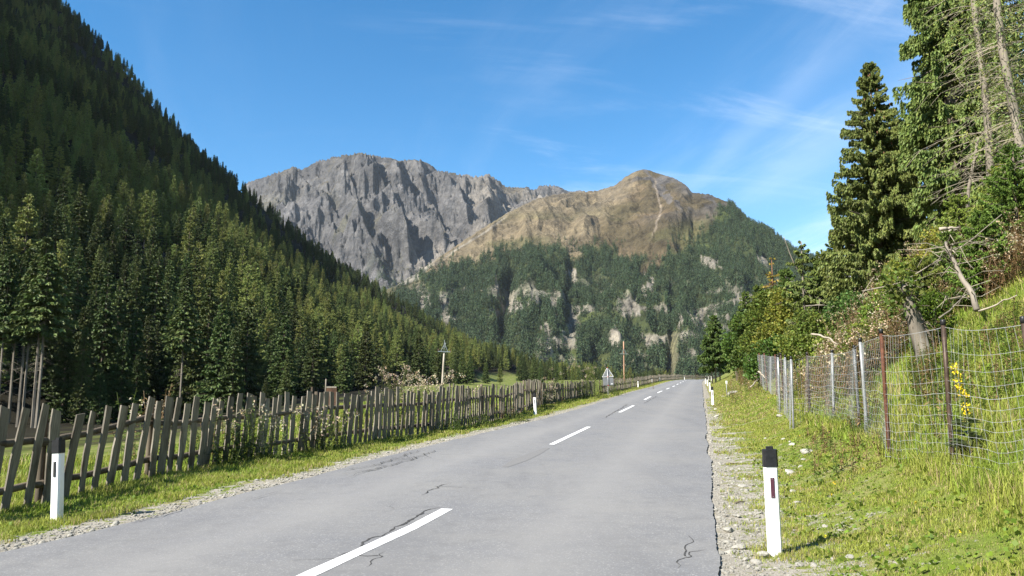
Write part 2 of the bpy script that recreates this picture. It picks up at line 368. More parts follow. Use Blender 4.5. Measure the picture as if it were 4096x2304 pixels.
def ground_mat():
    m, t, b, o = mat('verge and meadow ground'); b.inputs['Roughness'].default_value = 1; b.inputs['Specular IOR Level'].default_value = .1
    e = attr(t, 'edge', 'Fac'); fo = attr(t, 'forest', 'Fac')
    n1 = noise(t, .6, 6, .6); n2 = noise(t, 6, 5, .65); n3 = noise(t, 60, 3, .7); n4 = noise(t, .16, 4)
    green = mixc(t, n2, (.08, .12, .018), (.17, .21, .04))
    dry = mixc(t, n2, (.21, .18, .08), (.33, .28, .14))
    veg = mixc(t, ramp(t, n1, [(.45, (0, 0, 0)), (.66, (.8, .8, .8))]), green, dry)
    gravel = mixc(t, ramp(t, n3, [(.32, (0, 0, 0)), (.66, (1, 1, 1))]), (.14, .125, .10), (.46, .43, .37))
    gravel = mixc(t, ramp(t, n2, [(.45, (0, 0, 0)), (.75, (.7, .7, .7))]), gravel, (.24, .20, .14))
    ad = N(t, 'ShaderNodeMath', operation='ADD'); t.links.new(e, ad.inputs[0])
    mr = N(t, 'ShaderNodeMapRange', inp={'From Min': .3, 'From Max': .7, 'To Min': -.55, 'To Max': .55}); t.links.new(n2, mr.inputs[0]); t.links.new(mr.outputs[0], ad.inputs[1])
    c = mixc(t, ramp(t, ad.outputs[0], [(.42, (0, 0, 0)), (.60, (1, 1, 1))]), gravel, veg)
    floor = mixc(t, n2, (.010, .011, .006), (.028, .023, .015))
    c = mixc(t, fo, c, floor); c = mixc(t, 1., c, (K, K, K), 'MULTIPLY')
    t.links.new(c, b.inputs['Base Color']); bump(t, b, n2, .06, .7); return m
M_GROUND = ground_mat()
def build_ground():
    az = np.radians(np.concatenate([np.linspace(-115, -36, 60), np.linspace(-35.5, 36, 520), np.linspace(37, 115, 50)]))
    r = np.concatenate([[.3, 1.2, 2.2], np.geomspace(3, 1250, 330)])
    A, R = np.meshgrid(az, r, indexing='ij'); X, Y = R * np.sin(A), R * np.cos(A)
    # off to the left and behind, the valley wall runs on beside the road
    Z = ground(X, Y)
    n, i = road_coords(X, Y); n = n.reshape(X.shape)
    wall = np.clip((n - 95) * .75, 0, 620) * sstep(-60, -80, np.degrees(A))
    Z = np.where(np.degrees(A) < -50, np.maximum(Z * sstep(-75, -55, np.degrees(A)) + (Z.clip(-4, 4)) * (1 - sstep(-75, -55, np.degrees(A))), wall - 4), Z)
    e = np.where(n > 0, (n - HALF + nar(Y)) * 1.0 - .15, (-n - HALF) * .8 - .1)
    mb = MB(); mb.add(np.stack([X, Y, Z], -1), None, grid_faces(*X.shape)[:, ::-1])
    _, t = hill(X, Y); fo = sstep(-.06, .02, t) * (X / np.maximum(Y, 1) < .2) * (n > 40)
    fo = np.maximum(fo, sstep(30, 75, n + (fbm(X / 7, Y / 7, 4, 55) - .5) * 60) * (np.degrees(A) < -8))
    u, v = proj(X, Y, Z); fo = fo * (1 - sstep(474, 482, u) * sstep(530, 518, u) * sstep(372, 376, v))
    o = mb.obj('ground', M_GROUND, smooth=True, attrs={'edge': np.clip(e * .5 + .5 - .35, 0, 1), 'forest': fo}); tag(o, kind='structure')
build_ground()

# unseen valley wall behind the viewer's left shoulder, crest shaped to shade the upper forest
def build_wall():
    n = np.linspace(290, 1500, 60); s = np.linspace(-1500, 420, 90)
    Nn, Sg = np.meshgrid(n, s, indexing='ij')
    X = -3.5 + .2286 * Sg - .9735 * Nn; Y = .9735 * Sg + .2286 * Nn
    Hc = np.interp(Sg, [-1500, -640, -480, -200, 0, 110, 200, 360, 420], [1140, 1127, 1100, 1048, 1003, 968, 946, 915, 900])
    Z = np.where(Nn < 1000, Hc - 1.30 * (1000 - Nn), Hc - .4 * (Nn - 1000)) + (fbm(X / 60, Y / 60, 4, 77) - .5) * 46
    a = X / np.maximum(Y, 1.); Z = Z * np.where(Y > 0, sstep(-.85, -1.25, a), 1) - 8
    mb = MB(); mb.add(np.stack([X, Y, Z], -1), None, grid_faces(*X.shape)); k = Z.size
    tag(mb.obj('unseen_hillside', M_GROUND, smooth=True, attrs={'edge': np.ones(k), 'forest': np.ones(k)}), kind='structure')
build_wall()

# ---------------------------------------------------------------- road
def asphalt():
    m, t, b, o = mat('worn asphalt'); b.inputs['Roughness'].default_value = .75
    n1 = noise(t, .5, 5, .6); n2 = noise(t, 150, 2, .7); n3 = noise(t, 3, 6, .7); n4 = noise(t, .9, 5, .6, map_scale=(1, .10, 1))
    vo = N(t, 'ShaderNodeTexVoronoi', inp={'Scale': 70}); tc = N(t, 'ShaderNodeTexCoord'); t.links.new(tc.outputs['Object'], vo.inputs['Vector'])
    c = ramp(t, n2, [(.3, (.162, .162, .164)), (.7, (.282, .280, .277))])
    sp = N(t, 'ShaderNodeSeparateColor'); t.links.new(vo.outputs['Color'], sp.inputs[0])
    c = mixc(t, ramp(t, sp.outputs[0], [(.86, (0, 0, 0)), (.97, (.55, .55, .55))]), c, (.5, .49, .46))
    c = mixc(t, ramp(t, n1, [(.35, (0, 0, 0)), (.65, (.5, .5, .5))]), c, (.30, .29, .265))
    c = mixc(t, ramp(t, n3, [(.5, (0, 0, 0)), (.8, (.5, .5, .5))]), c, (.13, .128, .13))
    c = mixc(t, ramp(t, n4, [(.5, (0, 0, 0)), (.72, (.4, .4, .4))]), c, (.16, .158, .16))
    w = attr(t, 'track', 'Fac')
    wv = N(t, 'ShaderNodeMath', operation='MULTIPLY'); t.links.new(w, wv.inputs[0]); wv.inputs[1].default_value = .42
    c = mixc(t, wv.outputs[0], c, (.34, .33, .31)); c = mixc(t, 1., c, (K * .9, K * .9, K * .92), 'MULTIPLY')
    t.links.new(c, b.inputs['Base Color']); bump(t, b, n2, .004, .5); return m
M_ASPHALT = asphalt()
M_DARKASPH = plain('crack filler and broken edge', (.06, .058, .056), .9, nscale=30, namt=.5)
M_PATCH = plain('darker asphalt patch', (.205, .20, .195), .8, nscale=90, namt=.25)
M_PAINT = plain('white road paint', (.78, .78, .76), .6, nscale=25, namt=.1)
ROAD_Z = .012
def build_road():
    k = len(LX); offs = np.array([-1, -.93, -.8, -.62, -.48, -.35, -.18, 0, .18, .35, .48, .62, .8, .93, 1.]) * HALF
    s = np.arange(k)
    # finer steps close by
    f = np.concatenate([np.arange(40, 100, .1), np.arange(100, k - 1, 1.)]); f = np.concatenate([np.arange(0, 40, 1.), f])
    X, Y, Z, TX, TY = (np.interp(f, s, q) for q in (LX, LY, LZ, LTX, LTY))
    V = np.empty((len(f), len(offs), 3)); TR = np.empty((len(f), len(offs)))
    for j, o in enumerate(offs):
        oo = np.full(len(f), o) * (1 - (o > 0) * nar(Y) / HALF)
        if j == 0: oo = oo - .02 + (fbm(f * .45, f * 0, 5, 5) - .5) * .17 + (vn(f * 12, f * 0, 6) - .5) * .02
        if j == len(offs) - 1: oo = oo + (fbm(f * .7, f * 0 + 3, 4, 8) - .5) * .22
        V[:, j] = np.stack([X - TY * oo, Y + TX * oo, Z + ROAD_Z - .00 * np.abs(o)], -1)
        TR[:, j] = np.exp(-((abs(o) - .5 * HALF) / .55) ** 2)
    n = len(f); sk = V[:, [0, -1]].copy(); sk[:, :, 2] -= .10; sk[:, 0, 0] += .0
    mb = MB(); mb.add(V, None, grid_faces(n, len(offs)))
    base = n * len(offs); m = len(offs)
    mb.add(sk.reshape(-1, 3), None, None)
    i = np.arange(n - 1)
    mb.Q.append(np.stack([i * m, (i + 1) * m, base + (i + 1) * 2, base + i * 2], -1)); mb.mq.append(np.ones(n - 1))
    mb.Q.append(np.stack([i * m + m - 1, base + i * 2 + 1, base + (i + 1) * 2 + 1, (i + 1) * m + m - 1], -1)); mb.mq.append(np.ones(n - 1))
    o = mb.obj('road', [M_ASPHALT, M_DARKASPH], attrs={'track': np.concatenate([TR.ravel(), np.zeros(2 * n)])}); tag(o, kind='structure')
build_road()
def road_pt(x, y):
    n, i = road_coords([x], [y]); return np.array([x, y, prof(y) if y < 300 else 7.2]) + np.array([0, 0, ROAD_Z])
def road_uv(u, v):
    d = ray(u, v); ys = np.linspace(3, 400, 40000); t = ys / d[1]; zz = EYE + t * d[2] - prof(ys) - ROAD_Z
    k = np.argmax(zz < 0); return np.array([d[0] * t[k], ys[k], EYE + t[k] * d[2]])
def ribbon(P, w, lift, name, m, jag=0.):
    P = np.asarray(P, float); d = np.gradient(P, axis=0); d /= np.linalg.norm(d, axis=1, keepdims=True) + 1e-9
    s = np.stack([d[:, 1], -d[:, 0], 0 * d[:, 0]], -1); w = np.broadcast_to(np.asarray(w, float), (len(P),))
    a, b = P + s * (w / 2)[:, None], P - s * (w / 2)[:, None]
    V = np.stack([a, b], 1); V[:, :, 2] += lift
    return V
def build_markings():
    dash = [(1.5, 11.46), (21.37, 28.5), (39.0, 47.4), (56, 63.6), (73, 81), (90.5, 98.5), (108, 116), (125, 133), (142, 150), (160, 168), (178, 186), (196, 204), (214, 222), (232, 240), (250, 258)]
    for a, b in dash:
        ys = np.arange(a, b + .01, .2 if a < 30 else 1.0); xs = np.interp(ys, LY[LY < 300], LX[LY < 300])
        xs = xs - .43 * sstep(12, 20, ys) * (1 - .5 * sstep(70, 150, ys)); P = np.stack([xs, ys, prof(ys) + ROAD_Z], -1); w = .15 + (vn(ys * 6, ys * 0, 4) - .5) * .015
        if a < 12: w = w * 1.1
        mb = MB(); mb.add(ribbon(P, w, .004, '', None).reshape(-1, 3), None, grid_faces(len(P), 2))
        tag(mb.obj('road_marking', M_PAINT), kind='structure')
    mb = MB()
    def crack(pts, w, seed, br=0):
        P = np.array([road_uv(*p) for p in pts]); d = np.concatenate([[0], np.cumsum(np.linalg.norm(np.diff(P, axis=0), axis=1))])
        s = np.arange(0, d[-1], .05); Q = np.stack([np.interp(s, d, P[:, k]) for k in range(3)], -1)
        Q[:, 0] += (fbm(s * 3, s * 0 + seed, 4, seed) - .5) * .22; Q[:, 1] += (fbm(s * 3, s * 0 + seed, 4, seed + 50) - .5) * .22
        Q[:, 2] = prof(Q[:, 1]) + ROAD_Z
        ww = w * .62 * (.35 + 1.3 * vn(s * 7, s * 0 + seed, seed + 9)) * sstep(-.01, .3, s) * sstep(d[-1] + .01, d[-1] - .3, s) + .002
        if len(Q) > 3: mb.add(ribbon(Q, ww, .003, '', None).reshape(-1, 3), None, grid_faces(len(Q), 2))
        if br:
            r = np.random.default_rng(seed)
            for q in range(br):
                k = r.integers(3, len(Q) - 3); L = r.uniform(.3, 1.0); an = r.uniform(0, 6.28); ss = np.arange(0, L, .05)
                B = Q[k] + np.stack([np.cos(an) * ss, np.sin(an) * ss * 2, 0 * ss], -1) + np.stack([(fbm(ss * 4, ss * 0 + q, 3, q) - .5) * .2, (fbm(ss * 4, ss * 0, 3, q + 7) - .5) * .2, 0 * ss], -1)
                B[:, 2] = prof(B[:, 1]) + ROAD_Z + .0005 * (q + 1)
                if len(B) > 3: mb.add(ribbon(B, .016 * (1 - ss / L) + .003, .003, '', None).reshape(-1, 3), None, grid_faces(len(B), 2))
    crack([(345, 556), (365, 544), (392, 530), (415, 518), (440, 507)], .045, 1)
    crack([(343, 474), (372, 470), (392, 465), (410, 459), (422, 455), (436, 450)], .035, 2, 7)
    crack([(341, 471), (380, 463), (400, 457), (420, 450)], .022, 3, 4)
    crack([(424, 495), (432, 489), (443, 485), (455, 483)], .02, 4, 1)
    crack([(360, 567), (372, 560), (386, 556), (384, 551)], .018, 5, 1)
    crack([(389, 510), (392, 506), (397, 505)], .012, 6)
    crack([(510, 423), (525, 420), (540, 417)], .04, 7, 3)
    crack([(525, 418.5), (560, 418.5), (604, 418), (604.5, 417.8)], .03, 8)
    crack([(605, 417.6), (612, 413.5), (620, 409), (627, 404.5)], .05, 9)
    crack([(644, 403.5), (652, 399), (657, 396)], .06, 10)
    crack([(694, 445), (697, 438), (695, 433), (697, 428)], .03, 11, 4)
    crack([(684, 568), (688, 558), (693, 552), (708, 549)], .014, 12, 1)
    crack([(620, 396.5), (634, 396.2), (646, 395.8)], .08, 13)
    crack([(245, 500), (265, 495), (280, 490)], .012, 14)
    crack([(130, 523), (150, 518), (170, 512), (185, 507)], .03, 15, 2)
    tag(mb.obj('road_cracks', M_DARKASPH), kind='structure')
    mb = MB()                                   # long darker seam behind the second dash
    P = np.array([road_uv(u, v) for u, v in ((505, 467), (519, 460.5), (534, 454), (547, 448))])
    mb.add(ribbon(P, [.12, .35, .3, .15], .0025, '', None).reshape(-1, 3), None, grid_faces(4, 2))
    tag(mb.obj('road_patch', M_PATCH), kind='structure')
build_markings()

# ---------------------------------------------------------------- far mountains
def rock_mat(name):
    m, t, b, o = mat(name); b.inputs['Roughness'].default_value = .95; b.inputs['Specular IOR Level'].default_value = .1
    n = noise(t, .012, 10, .72); n2 = noise(t, .05, 6, .7)
    n3 = noise(t, .035, 8, .75)
    c = mixc(t, 1., attr(t, 'col'), ramp(t, n, [(.32, (.55 * K, .55 * K, .57 * K)), (.5, (K, K, K)), (.68, (1.45 * K, 1.42 * K, 1.36 * K))]), 'MULTIPLY')
    c = mixc(t, 1., c, ramp(t, n3, [(.36, (.62, .62, .62)), (.5, (1, 1, 1)), (.64, (1.35, 1.35, 1.35))]), 'MULTIPLY')
    t.links.new(c, b.inputs['Base Color'])
    ad = N(t, 'ShaderNodeMath', operation='ADD'); t.links.new(n, ad.inputs[0]); ml = N(t, 'ShaderNodeMath', operation='MULTIPLY'); ml.inputs[1].default_value = .3
    t.links.new(n2, ml.inputs[0]); t.links.new(ml.outputs[0], ad.inputs[1])
    bump(t, b, ad.outputs[0], 55, .8); return m
M_MOUNT = rock_mat('mountain rock and turf')
def skyl(pts):
    A = np.array([uv_a(*p) for p in pts]); return A[:, 0], A[:, 1]
DS = 1024 / 2576.
# grey massif
A_SKY = [(x * DS, y * DS) for x, y in [(300, 640), (480, 530), (600, 470), (645, 449), (690, 436), (712, 428), (737, 419), (760, 425), (790, 408), (815, 402), (850, 394), (880, 389), (905, 382), (930, 389), (950, 392), (975, 396), (1005, 404), (1030, 401), (1062, 402), (1085, 414), (1100, 428), (1130, 434), (1150, 438), (1190, 444), (1215, 442), (1230, 437), (1250, 452), (1272, 470), (1300, 472), (1325, 469), (1340, 478), (1360, 468), (1385, 465), (1410, 470), (1440, 478), (1480, 482), (1540, 500), (1640, 540), (1800, 600)]]
AA, AQ = skyl(A_SKY)
RIBS = [([(358, 152), (366, 170), (374, 190), (380, 206)], 46, 10, 150), ([(421, 161), (415, 175), (416, 188), (421, 202)], 34, 9, 120), ([(436, 172), (448, 186), (460, 206), (473, 226)], 26, 5, 70), ([(389, 206), (393, 226), (400, 248), (406, 262)], 34, 13, 150), ([(330, 178), (342, 196), (355, 218), (362, 246)], 34, 8, 95), ([(352, 226), (366, 250), (374, 272)], 26, 8, 90), ([(288, 168), (300, 184), (311, 200)], 22, 7, 60), ([(489, 176), (487, 195), (492, 214), (480, 232)], 26, 8, 75), ([(456, 174), (466, 190), (480, 208)], 20, 5, 55), ([(400, 166), (396, 186), (404, 210)], 20, 7, 65), ([(318, 200), (326, 222), (338, 240)], 24, 8, 70), ([(430, 212), (436, 232), (446, 248)], 24, 8, 70)]
def massif(a, t):
    """grey rock wall: t = 0 at its foot, 1 on the crest, beyond 1 the far side"""
    y1 = 4200 - 250 * np.cos((a + .2) * 9); y0 = 2650 + 0 * a
    zr = EYE + y1 * np.interp(a, AA, AQ)
    y = y0 + (y1 - y0) * t; x = a * y
    base = 330 + 60 * a
    g = np.where(t <= 1, .12 * t + .88 * np.clip(t, 0, 1) ** 1.25, 1 - (t - 1) * 1.6)
    z = base + (zr - base) * g
    w = (fbm(x / 420, y / 420, 3, 41) - .5) * 260
    skew = (x + w + (t * 620)) / 430.
    rb = ridged(skew, y / 1700, 5, 51, .58); sm = ridged((x * .8 + y * .35 - w * .5) / 150, (y - x * .5) / 260, 5, 61, .6); fi = fbm(x / 45, y / 60, 4, 71)
    env = sstep(0, .2, t) * (1 - .93 * sstep(.80, 1.0, t)) * (t <= 1.0); e2 = sstep(0, .2, t) * (1 - .72 * sstep(.9, 1.0, t)) * (t <= 1)
    z = z + env * ((rb - .62) * 250) + e2 * ((sm - .6) * 130 + (fi - .5) * 75)
    u, v = proj(x, y, z)
    for line, wl, wr, hgt in RIBS:
        va, vb = line[0][1], line[-1][1]; uc = np.interp(v, [p[1] for p in line], [p[0] for p in line]) + (fbm(v / 9, v * 0 + va, 4, 8) - .5) * 9
        dd = u - uc; z = z + hgt * (.7 + .6 * vn(v / 7, v * 0 + vb, 3)) * np.where(dd < 0, np.clip(1 + dd / wl, 0, 1), np.clip(1 - dd / wr, 0, 1)) * sstep(va, va + 12, v) * sstep(vb + 6, vb - 14, v) * (t < 1)
    z = np.where(t <= 1, np.minimum(z, EYE + y * (np.interp(a, AA, AQ) + (vn(a * 700, a * 0, 3) - .5) * .004) - 60 * (1 - t)), z)
    return x, y, z, rb, sm
def build_massif():
    a = np.linspace(uv_a(240, 250)[0], uv_a(660, 250)[0], 640); t = np.concatenate([np.linspace(0, 1, 300), np.linspace(1.02, 1.6, 10)])
    A, T = np.meshgrid(a, t, indexing='ij'); X, Y, Z, rb, sm = massif(A, T)
    u, v = proj(X, Y, Z)
    rock = np.array([.122, .117, .115]); turf = np.array([.12, .10, .055]); scree = np.array([.24, .215, .185]); shrub = np.array([.055, .075, .035])
    gx = np.gradient(Z, axis=1) / (np.gradient(Y, axis=1) + 1e-6); steep = np.abs(gx)
    n = fbm(X / 140, Y / 140, 5, 91)
    C = np.broadcast_to(rock, X.shape + (3,)).copy()
    C *= (.55 + .95 * fbm((X - Z) / 200, (Z + X * .4) / 60, 5, 93))[..., None]
    def mixin(mask, c): C[:] = C * (1 - mask[..., None]) + np.asarray(c) * mask[..., None]
    mixin(.75 * sstep(.5, .62, n) * sstep(1.0, .55, steep), turf)
    mixin(.8 * sstep(.44, .6, n) * sstep(.52, .2, T) * sstep(.9, .6, steep), (.10, .11, .05))
    mixin(.6 * sstep(465, 525, u) * sstep(.36, .56, n), (.165, .14, .10)); mixin(.55 * sstep(.52, .62, n) * sstep(420, 330, u) * sstep(185, 215, v), (.105, .10, .06))
    mixin(.85 * sstep(440, 500, u) * sstep(.52, .62, fbm(X / 200, Y / 500, 3, 95)), scree)
    mixin(sstep(.40, .05, T) * sstep(.45, .58, fbm(X / 60, Y / 60, 4, 97)) * sstep(430, 400, u), shrub)
    mixin(.9 * sstep(400, 425, u) * sstep(236, 255, v) * sstep(.35, .55, n), scree)
    mb = MB(); mb.add(np.stack([X, Y, Z], -1), None, grid_faces(*X.shape)[:, ::-1], C.reshape(-1, 3))
    tag(mb.obj('mountain', M_MOUNT, smooth=True), kind='structure')
build_massif()
# brown peak with the wooded flank
B_SKY = [(x * DS, y * DS) for x, y in [(860, 800), (930, 750), (1000, 716), (1040, 692), (1080, 665), (1130, 630), (1190, 590), (1240, 558), (1290, 528), (1350, 500), (1400, 489), (1440, 484), (1480, 482), (1505, 479), (1545, 467), (1575, 444), (1597, 431), (1618, 425), (1636, 428), (1651, 435), (1675, 441), (1692, 446), (1715, 458), (1728, 468), (1741, 484), (1785, 489), (1815, 503), (1835, 510), (1860, 525), (1900, 556), (1950, 588), (1995, 616), (2060, 660), (2160, 730), (2300, 830)]]
BA, BQ = skyl(B_SKY)
_ba = [(u - 512) / FPX for u in (330, 400, 480, 560, 600, 644, 727, 790, 850, 950)]
GUL = [(511, 256, 498, 332, 11, 72), (569, 258, 566, 312, 6, 42), (672, 268, 669, 372, 7, 42), (600, 322, 588, 362, 11, 50), (757, 270, 742, 330, 6, 16), (640, 276, 628, 320, 5, 18), (470, 290, 452, 325, 6, 18), (545, 305, 530, 350, 5, 16), (705, 295, 700, 360, 6, 18)]
SPURS = [([(641, 172), (622, 195), (602, 222), (580, 262)], 45, 16, 55), ([(690, 182), (684, 205), (668, 240), (655, 275)], 26, 16, 42), ([(727, 205), (700, 222), (672, 240), (650, 262)], 40, 20, 45), ([(588, 192), (565, 210), (535, 236), (505, 262)], 40, 18, 40), ([(655, 178), (648, 200), (640, 228)], 10, 9, 26), ([(545, 196), (500, 226), (452, 262)], 40, 22, 35), ([(760, 232), (745, 270), (735, 320)], 30, 26, 30), ([(535, 262), (528, 300), (520, 345)], 30, 24, 26), ([(625, 262), (618, 300), (612, 350)], 30, 24, 30)]
def peak(a, t):
    y1 = np.interp(a, _ba, [1950, 2050, 2250, 2500, 2650, 2600, 2150, 1950, 1850, 1700]); y0 = 1250 + 0 * a
    zr = EYE + y1 * np.interp(a, BA, BQ); zr = zr - 9 * sstep(.27, .3, a)
    y = y0 + (y1 - y0) * t; x = a * y
    base = 14 + 30 * sstep(.25, .5, a)
    g = np.where(t <= 1, .76 * t + .24 * t ** 2, 1 - (t - 1) * 1.2)
    z = base + (zr - base) * g
    env = sstep(0, .06, t) * (1 - .93 * sstep(.88, 1.0, t)) * (t <= 1)
    u, v = proj(x, y, z)
    for (ua, va, ub, vb, w, d) in GUL:
        f = np.clip((v - va) / (vb - va), 0, 1); uc = ua + (ub - ua) * f + (fbm(v / 14, v * 0 + ua, 3, 5) - .5) * 7
        dd = (u - uc) / (w * .7)
        cut = np.where(dd < 0, np.clip(1 + dd / 1.0, 0, 1), np.clip(1 - dd / 1.9, 0, 1)) * sstep(va - 12, va + 14, v) * sstep(vb + 22, vb - 4, v)
        z = z - .72 * d * cut * env
    for line, wl, wr, hgt in SPURS:
        va, vb = line[0][1], line[-1][1]; uc = np.interp(v, [p[1] for p in line], [p[0] for p in line]) + (fbm(v / 12, v * 0 + va, 3, 8) - .5) * 5
        dd = u - uc; z = z + (.6 if va < 230 else 1.) * hgt * np.where(dd < 0, np.clip(1 + dd / wl, 0, 1), np.clip(1 - dd / (wr * (1.7 if va < 230 else 1.2)), 0, 1)) * sstep(va - 2, va + 16, v) * sstep(vb, vb - 30, v) * sstep(0, .1, t) * (t <= 1)
    w = (fbm(x / 260, y / 260, 3, 141) - .5) * 160
    big = ridged((x + w) / 240, y / 1400, 4, 151, .5); sm = ridged((x + w * .6) / 75, y / 260, 4, 161, .6)
    low = sstep(.75, .35, t)
    z = z + env * ((big - .6) * (105 + 20 * low) + (sm - .6) * (34 + 26 * low) + (fbm(x / 28, y / 28, 3, 171) - .5) * (14 + 12 * low))
    z = np.where(t <= 1, np.minimum(z, EYE + y * (np.interp(a, BA, BQ) + (vn(a * 500, a * 0, 5) - .5) * .0015) - 40 * (1 - t)), z)
    return x, y, z, sm
TREE_V = [(380, 300), (405, 292), (430, 276), (456, 262), (480, 256), (505, 250), (520, 250), (540, 252), (556, 248), (568, 252), (590, 246), (606, 244), (622, 250), (640, 266), (655, 266), (672, 250), (690, 240), (706, 226), (722, 207), (735, 204), (1000, 200)]
CLIFF = [(514, 308, 20, 11), (497, 290, 4, 16), (571, 276, 7, 14), (648, 290, 12, 16), (632, 306, 16, 12), (603, 290, 7, 10), (650, 275, 8, 10), (708, 262, 15, 13), (722, 280, 16, 8), (765, 262, 10, 9), (592, 348, 7, 8), (612, 336, 10, 12), (455, 318, 10, 5), (543, 326, 10, 10), (680, 320, 5, 9), (560, 340, 6, 6), (690, 275, 6, 8), (783, 285, 8, 8)]
def peak_forest(u, v, x, y, z, sm):
    """1 where trees stand"""
    jit = (fbm(u / 16, v / 16, 4, 201) - .5) * 34 + (fbm(u / 5, v / 9, 3, 211) - .5) * 14
    f = sstep(-4, 7, v - np.interp(u, [p[0] for p in TREE_V], [p[1] for p in TREE_V]) + jit)
    c = 0
    for (cu, cv, w, h) in CLIFF: c = np.maximum(c, np.exp(-(((u - cu) / w) ** 2 + ((v - cv) / h) ** 2) * .9))
    c = c + (fbm(x / 40, z / 50, 4, 221) - .5) * 1.5
    c = c - .20 + (fbm(x / 8, z / 36, 4, 223) - .5) * 1.5; rock = sstep(.55, .66, c)
    extra = sstep(.66, .74, ridged(x / 90, z / 70, 4, 231)) * sstep(270, 300, v) * sstep(372, 350, v)
    rock = np.maximum(rock, extra * .9)
    glade = sstep(.60, .70, fbm(x / 120, z / 100, 4, 241))
    clear = sstep(9, 3, np.abs(u - (672 + (372 - v) * .07))) * sstep(325, 340, v)
    mead = np.exp(-(((u - 600) / 16) ** 2 + ((v - 366) / 9) ** 2))
    mead = np.maximum(mead, np.exp(-(((u - 640) / 12) ** 2 + ((v - 318) / 22) ** 2)) * .7)
    return f * (1 - rock) * (1 - .75 * glade) * (1 - clear) * (1 - sstep(.35, .6, mead)), rock, glade, f
def build_peak():
    a = np.linspace(uv_a(345, 280)[0], uv_a(900, 260)[0], 760); t = np.concatenate([np.linspace(0, 1, 300), np.linspace(1.02, 1.6, 10)])
    A, T = np.meshgrid(a, t, indexing='ij'); X, Y, Z, sm = peak(A, T)
    u, v = proj(X, Y, Z); tr, rock, glade, f = peak_forest(u, v, X, Y, Z, sm)
    C = np.empty(X.shape + (3,)); n = fbm(X / 90, Z / 60, 5, 301)
    C[:] = np.array([.160, .120, .072]); 
    def mixin(m, c): C[:] = C * (1 - m[..., None]) + np.asarray(c) * m[..., None]
    mixin(.7 * sstep(.4, .65, n), (.115, .095, .05))
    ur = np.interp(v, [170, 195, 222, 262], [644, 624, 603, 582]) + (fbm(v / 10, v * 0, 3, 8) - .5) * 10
    mixin(.8 * sstep(14, -8, u - ur), (.235, .188, .120)); mixin(.85 * sstep(-3, 9, u - ur) * sstep(.30, .50, n), (.098, .078, .045)); mixin(.6 * sstep(.48, .62, fbm(X / 260, Z / 130, 4, 305)) * sstep(200, 228, v), (.105, .11, .045))  # lit left flank and shaded right face painted into the grass and heath colours
    # rocky crest, scree runnels
    rk = sstep(.58, .70, ridged(X / 80, Z / 90, 4, 311)) * sstep(232, 195, v) * (sstep(625, 640, u) * .9 + .25); rk = np.maximum(rk, np.exp(-(((u - 688) / 12) ** 2 + ((v - 188) / 9) ** 2)) * 1.1)
    mixin(np.clip(rk * .85, 0, 1), (.115, .105, .098))
    pth = 654 + (v - 178) * .23 + np.where(v > 208, -(v - 208) * .5, 0)
    mixin(.7 * sstep(1.9, .3, np.abs(u - pth + (fbm(v / 6, v * 0, 3, 5) - .5) * 3)) * sstep(176, 182, v) * sstep(240, 228, v), (.30, .245, .185))
    sc = sstep(2.8, .5, np.abs((u - 480) + (v - 235) * 1.5 + (fbm(v / 8, v * 0, 3, 6) - .5) * 8)) * sstep(212, 225, v) * sstep(262, 250, v)
    mixin(.8 * sc, (.36, .32, .26))
    mixin(.75 * sstep(.5, .6, n) * sstep(450, 425, u) * sstep(255, 268, v), (.34, .31, .26))
    mixin(f, (.06, .075, .03)); mixin(f * glade, (.10, .125, .04)); mixin(rock * sstep(-8, 6, v - np.interp(u, [p[0] for p in TREE_V], [p[1] for p in TREE_V])), (.29, .262, .212))
    mixin(.9 * np.exp(-(((u - 600) / 16) ** 2 + ((v - 366) / 8) ** 2)), (.16, .18, .06))
    mixin(sstep(8, 3, np.abs(u - (672 + (372 - v) * .07))) * sstep(325, 340, v), (.20, .19, .11))
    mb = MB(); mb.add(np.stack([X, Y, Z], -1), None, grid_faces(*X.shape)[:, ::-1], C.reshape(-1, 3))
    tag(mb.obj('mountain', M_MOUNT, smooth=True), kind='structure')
build_peak()
def build_distant():                             # pale grey summit showing through the gap at the right
    a = np.linspace(.30, .62, 120); t = np.linspace(0, 1.3, 60); A, T = np.meshgrid(a, t, indexing='ij')
    sa, sq = skyl([(760, 300), (805, 262), (818, 254), (826, 249), (834, 252), (850, 258), (900, 262), (1000, 300)])
    y = 4200 + 1000 * T; x = A * y; zr = EYE + 5200 * np.interp(A, sa, sq)
    z = np.where(T <= 1, zr * T, zr * (1 - (T - 1))) + (ridged(x / 150, y / 500, 4, 401) - .6) * 130 * sstep(1, .8, T)
    C = np.array([.30, .285, .275]) * (.8 + .5 * fbm(x / 90, z / 90, 4, 4))[..., None]
    mb = MB(); mb.add(np.stack([x, y, z], -1), None, grid_faces(*x.shape)[:, ::-1], C.reshape(-1, 3))
    tag(mb.obj('mountain', M_MOUNT, smooth=True), kind='structure')
build_distant()

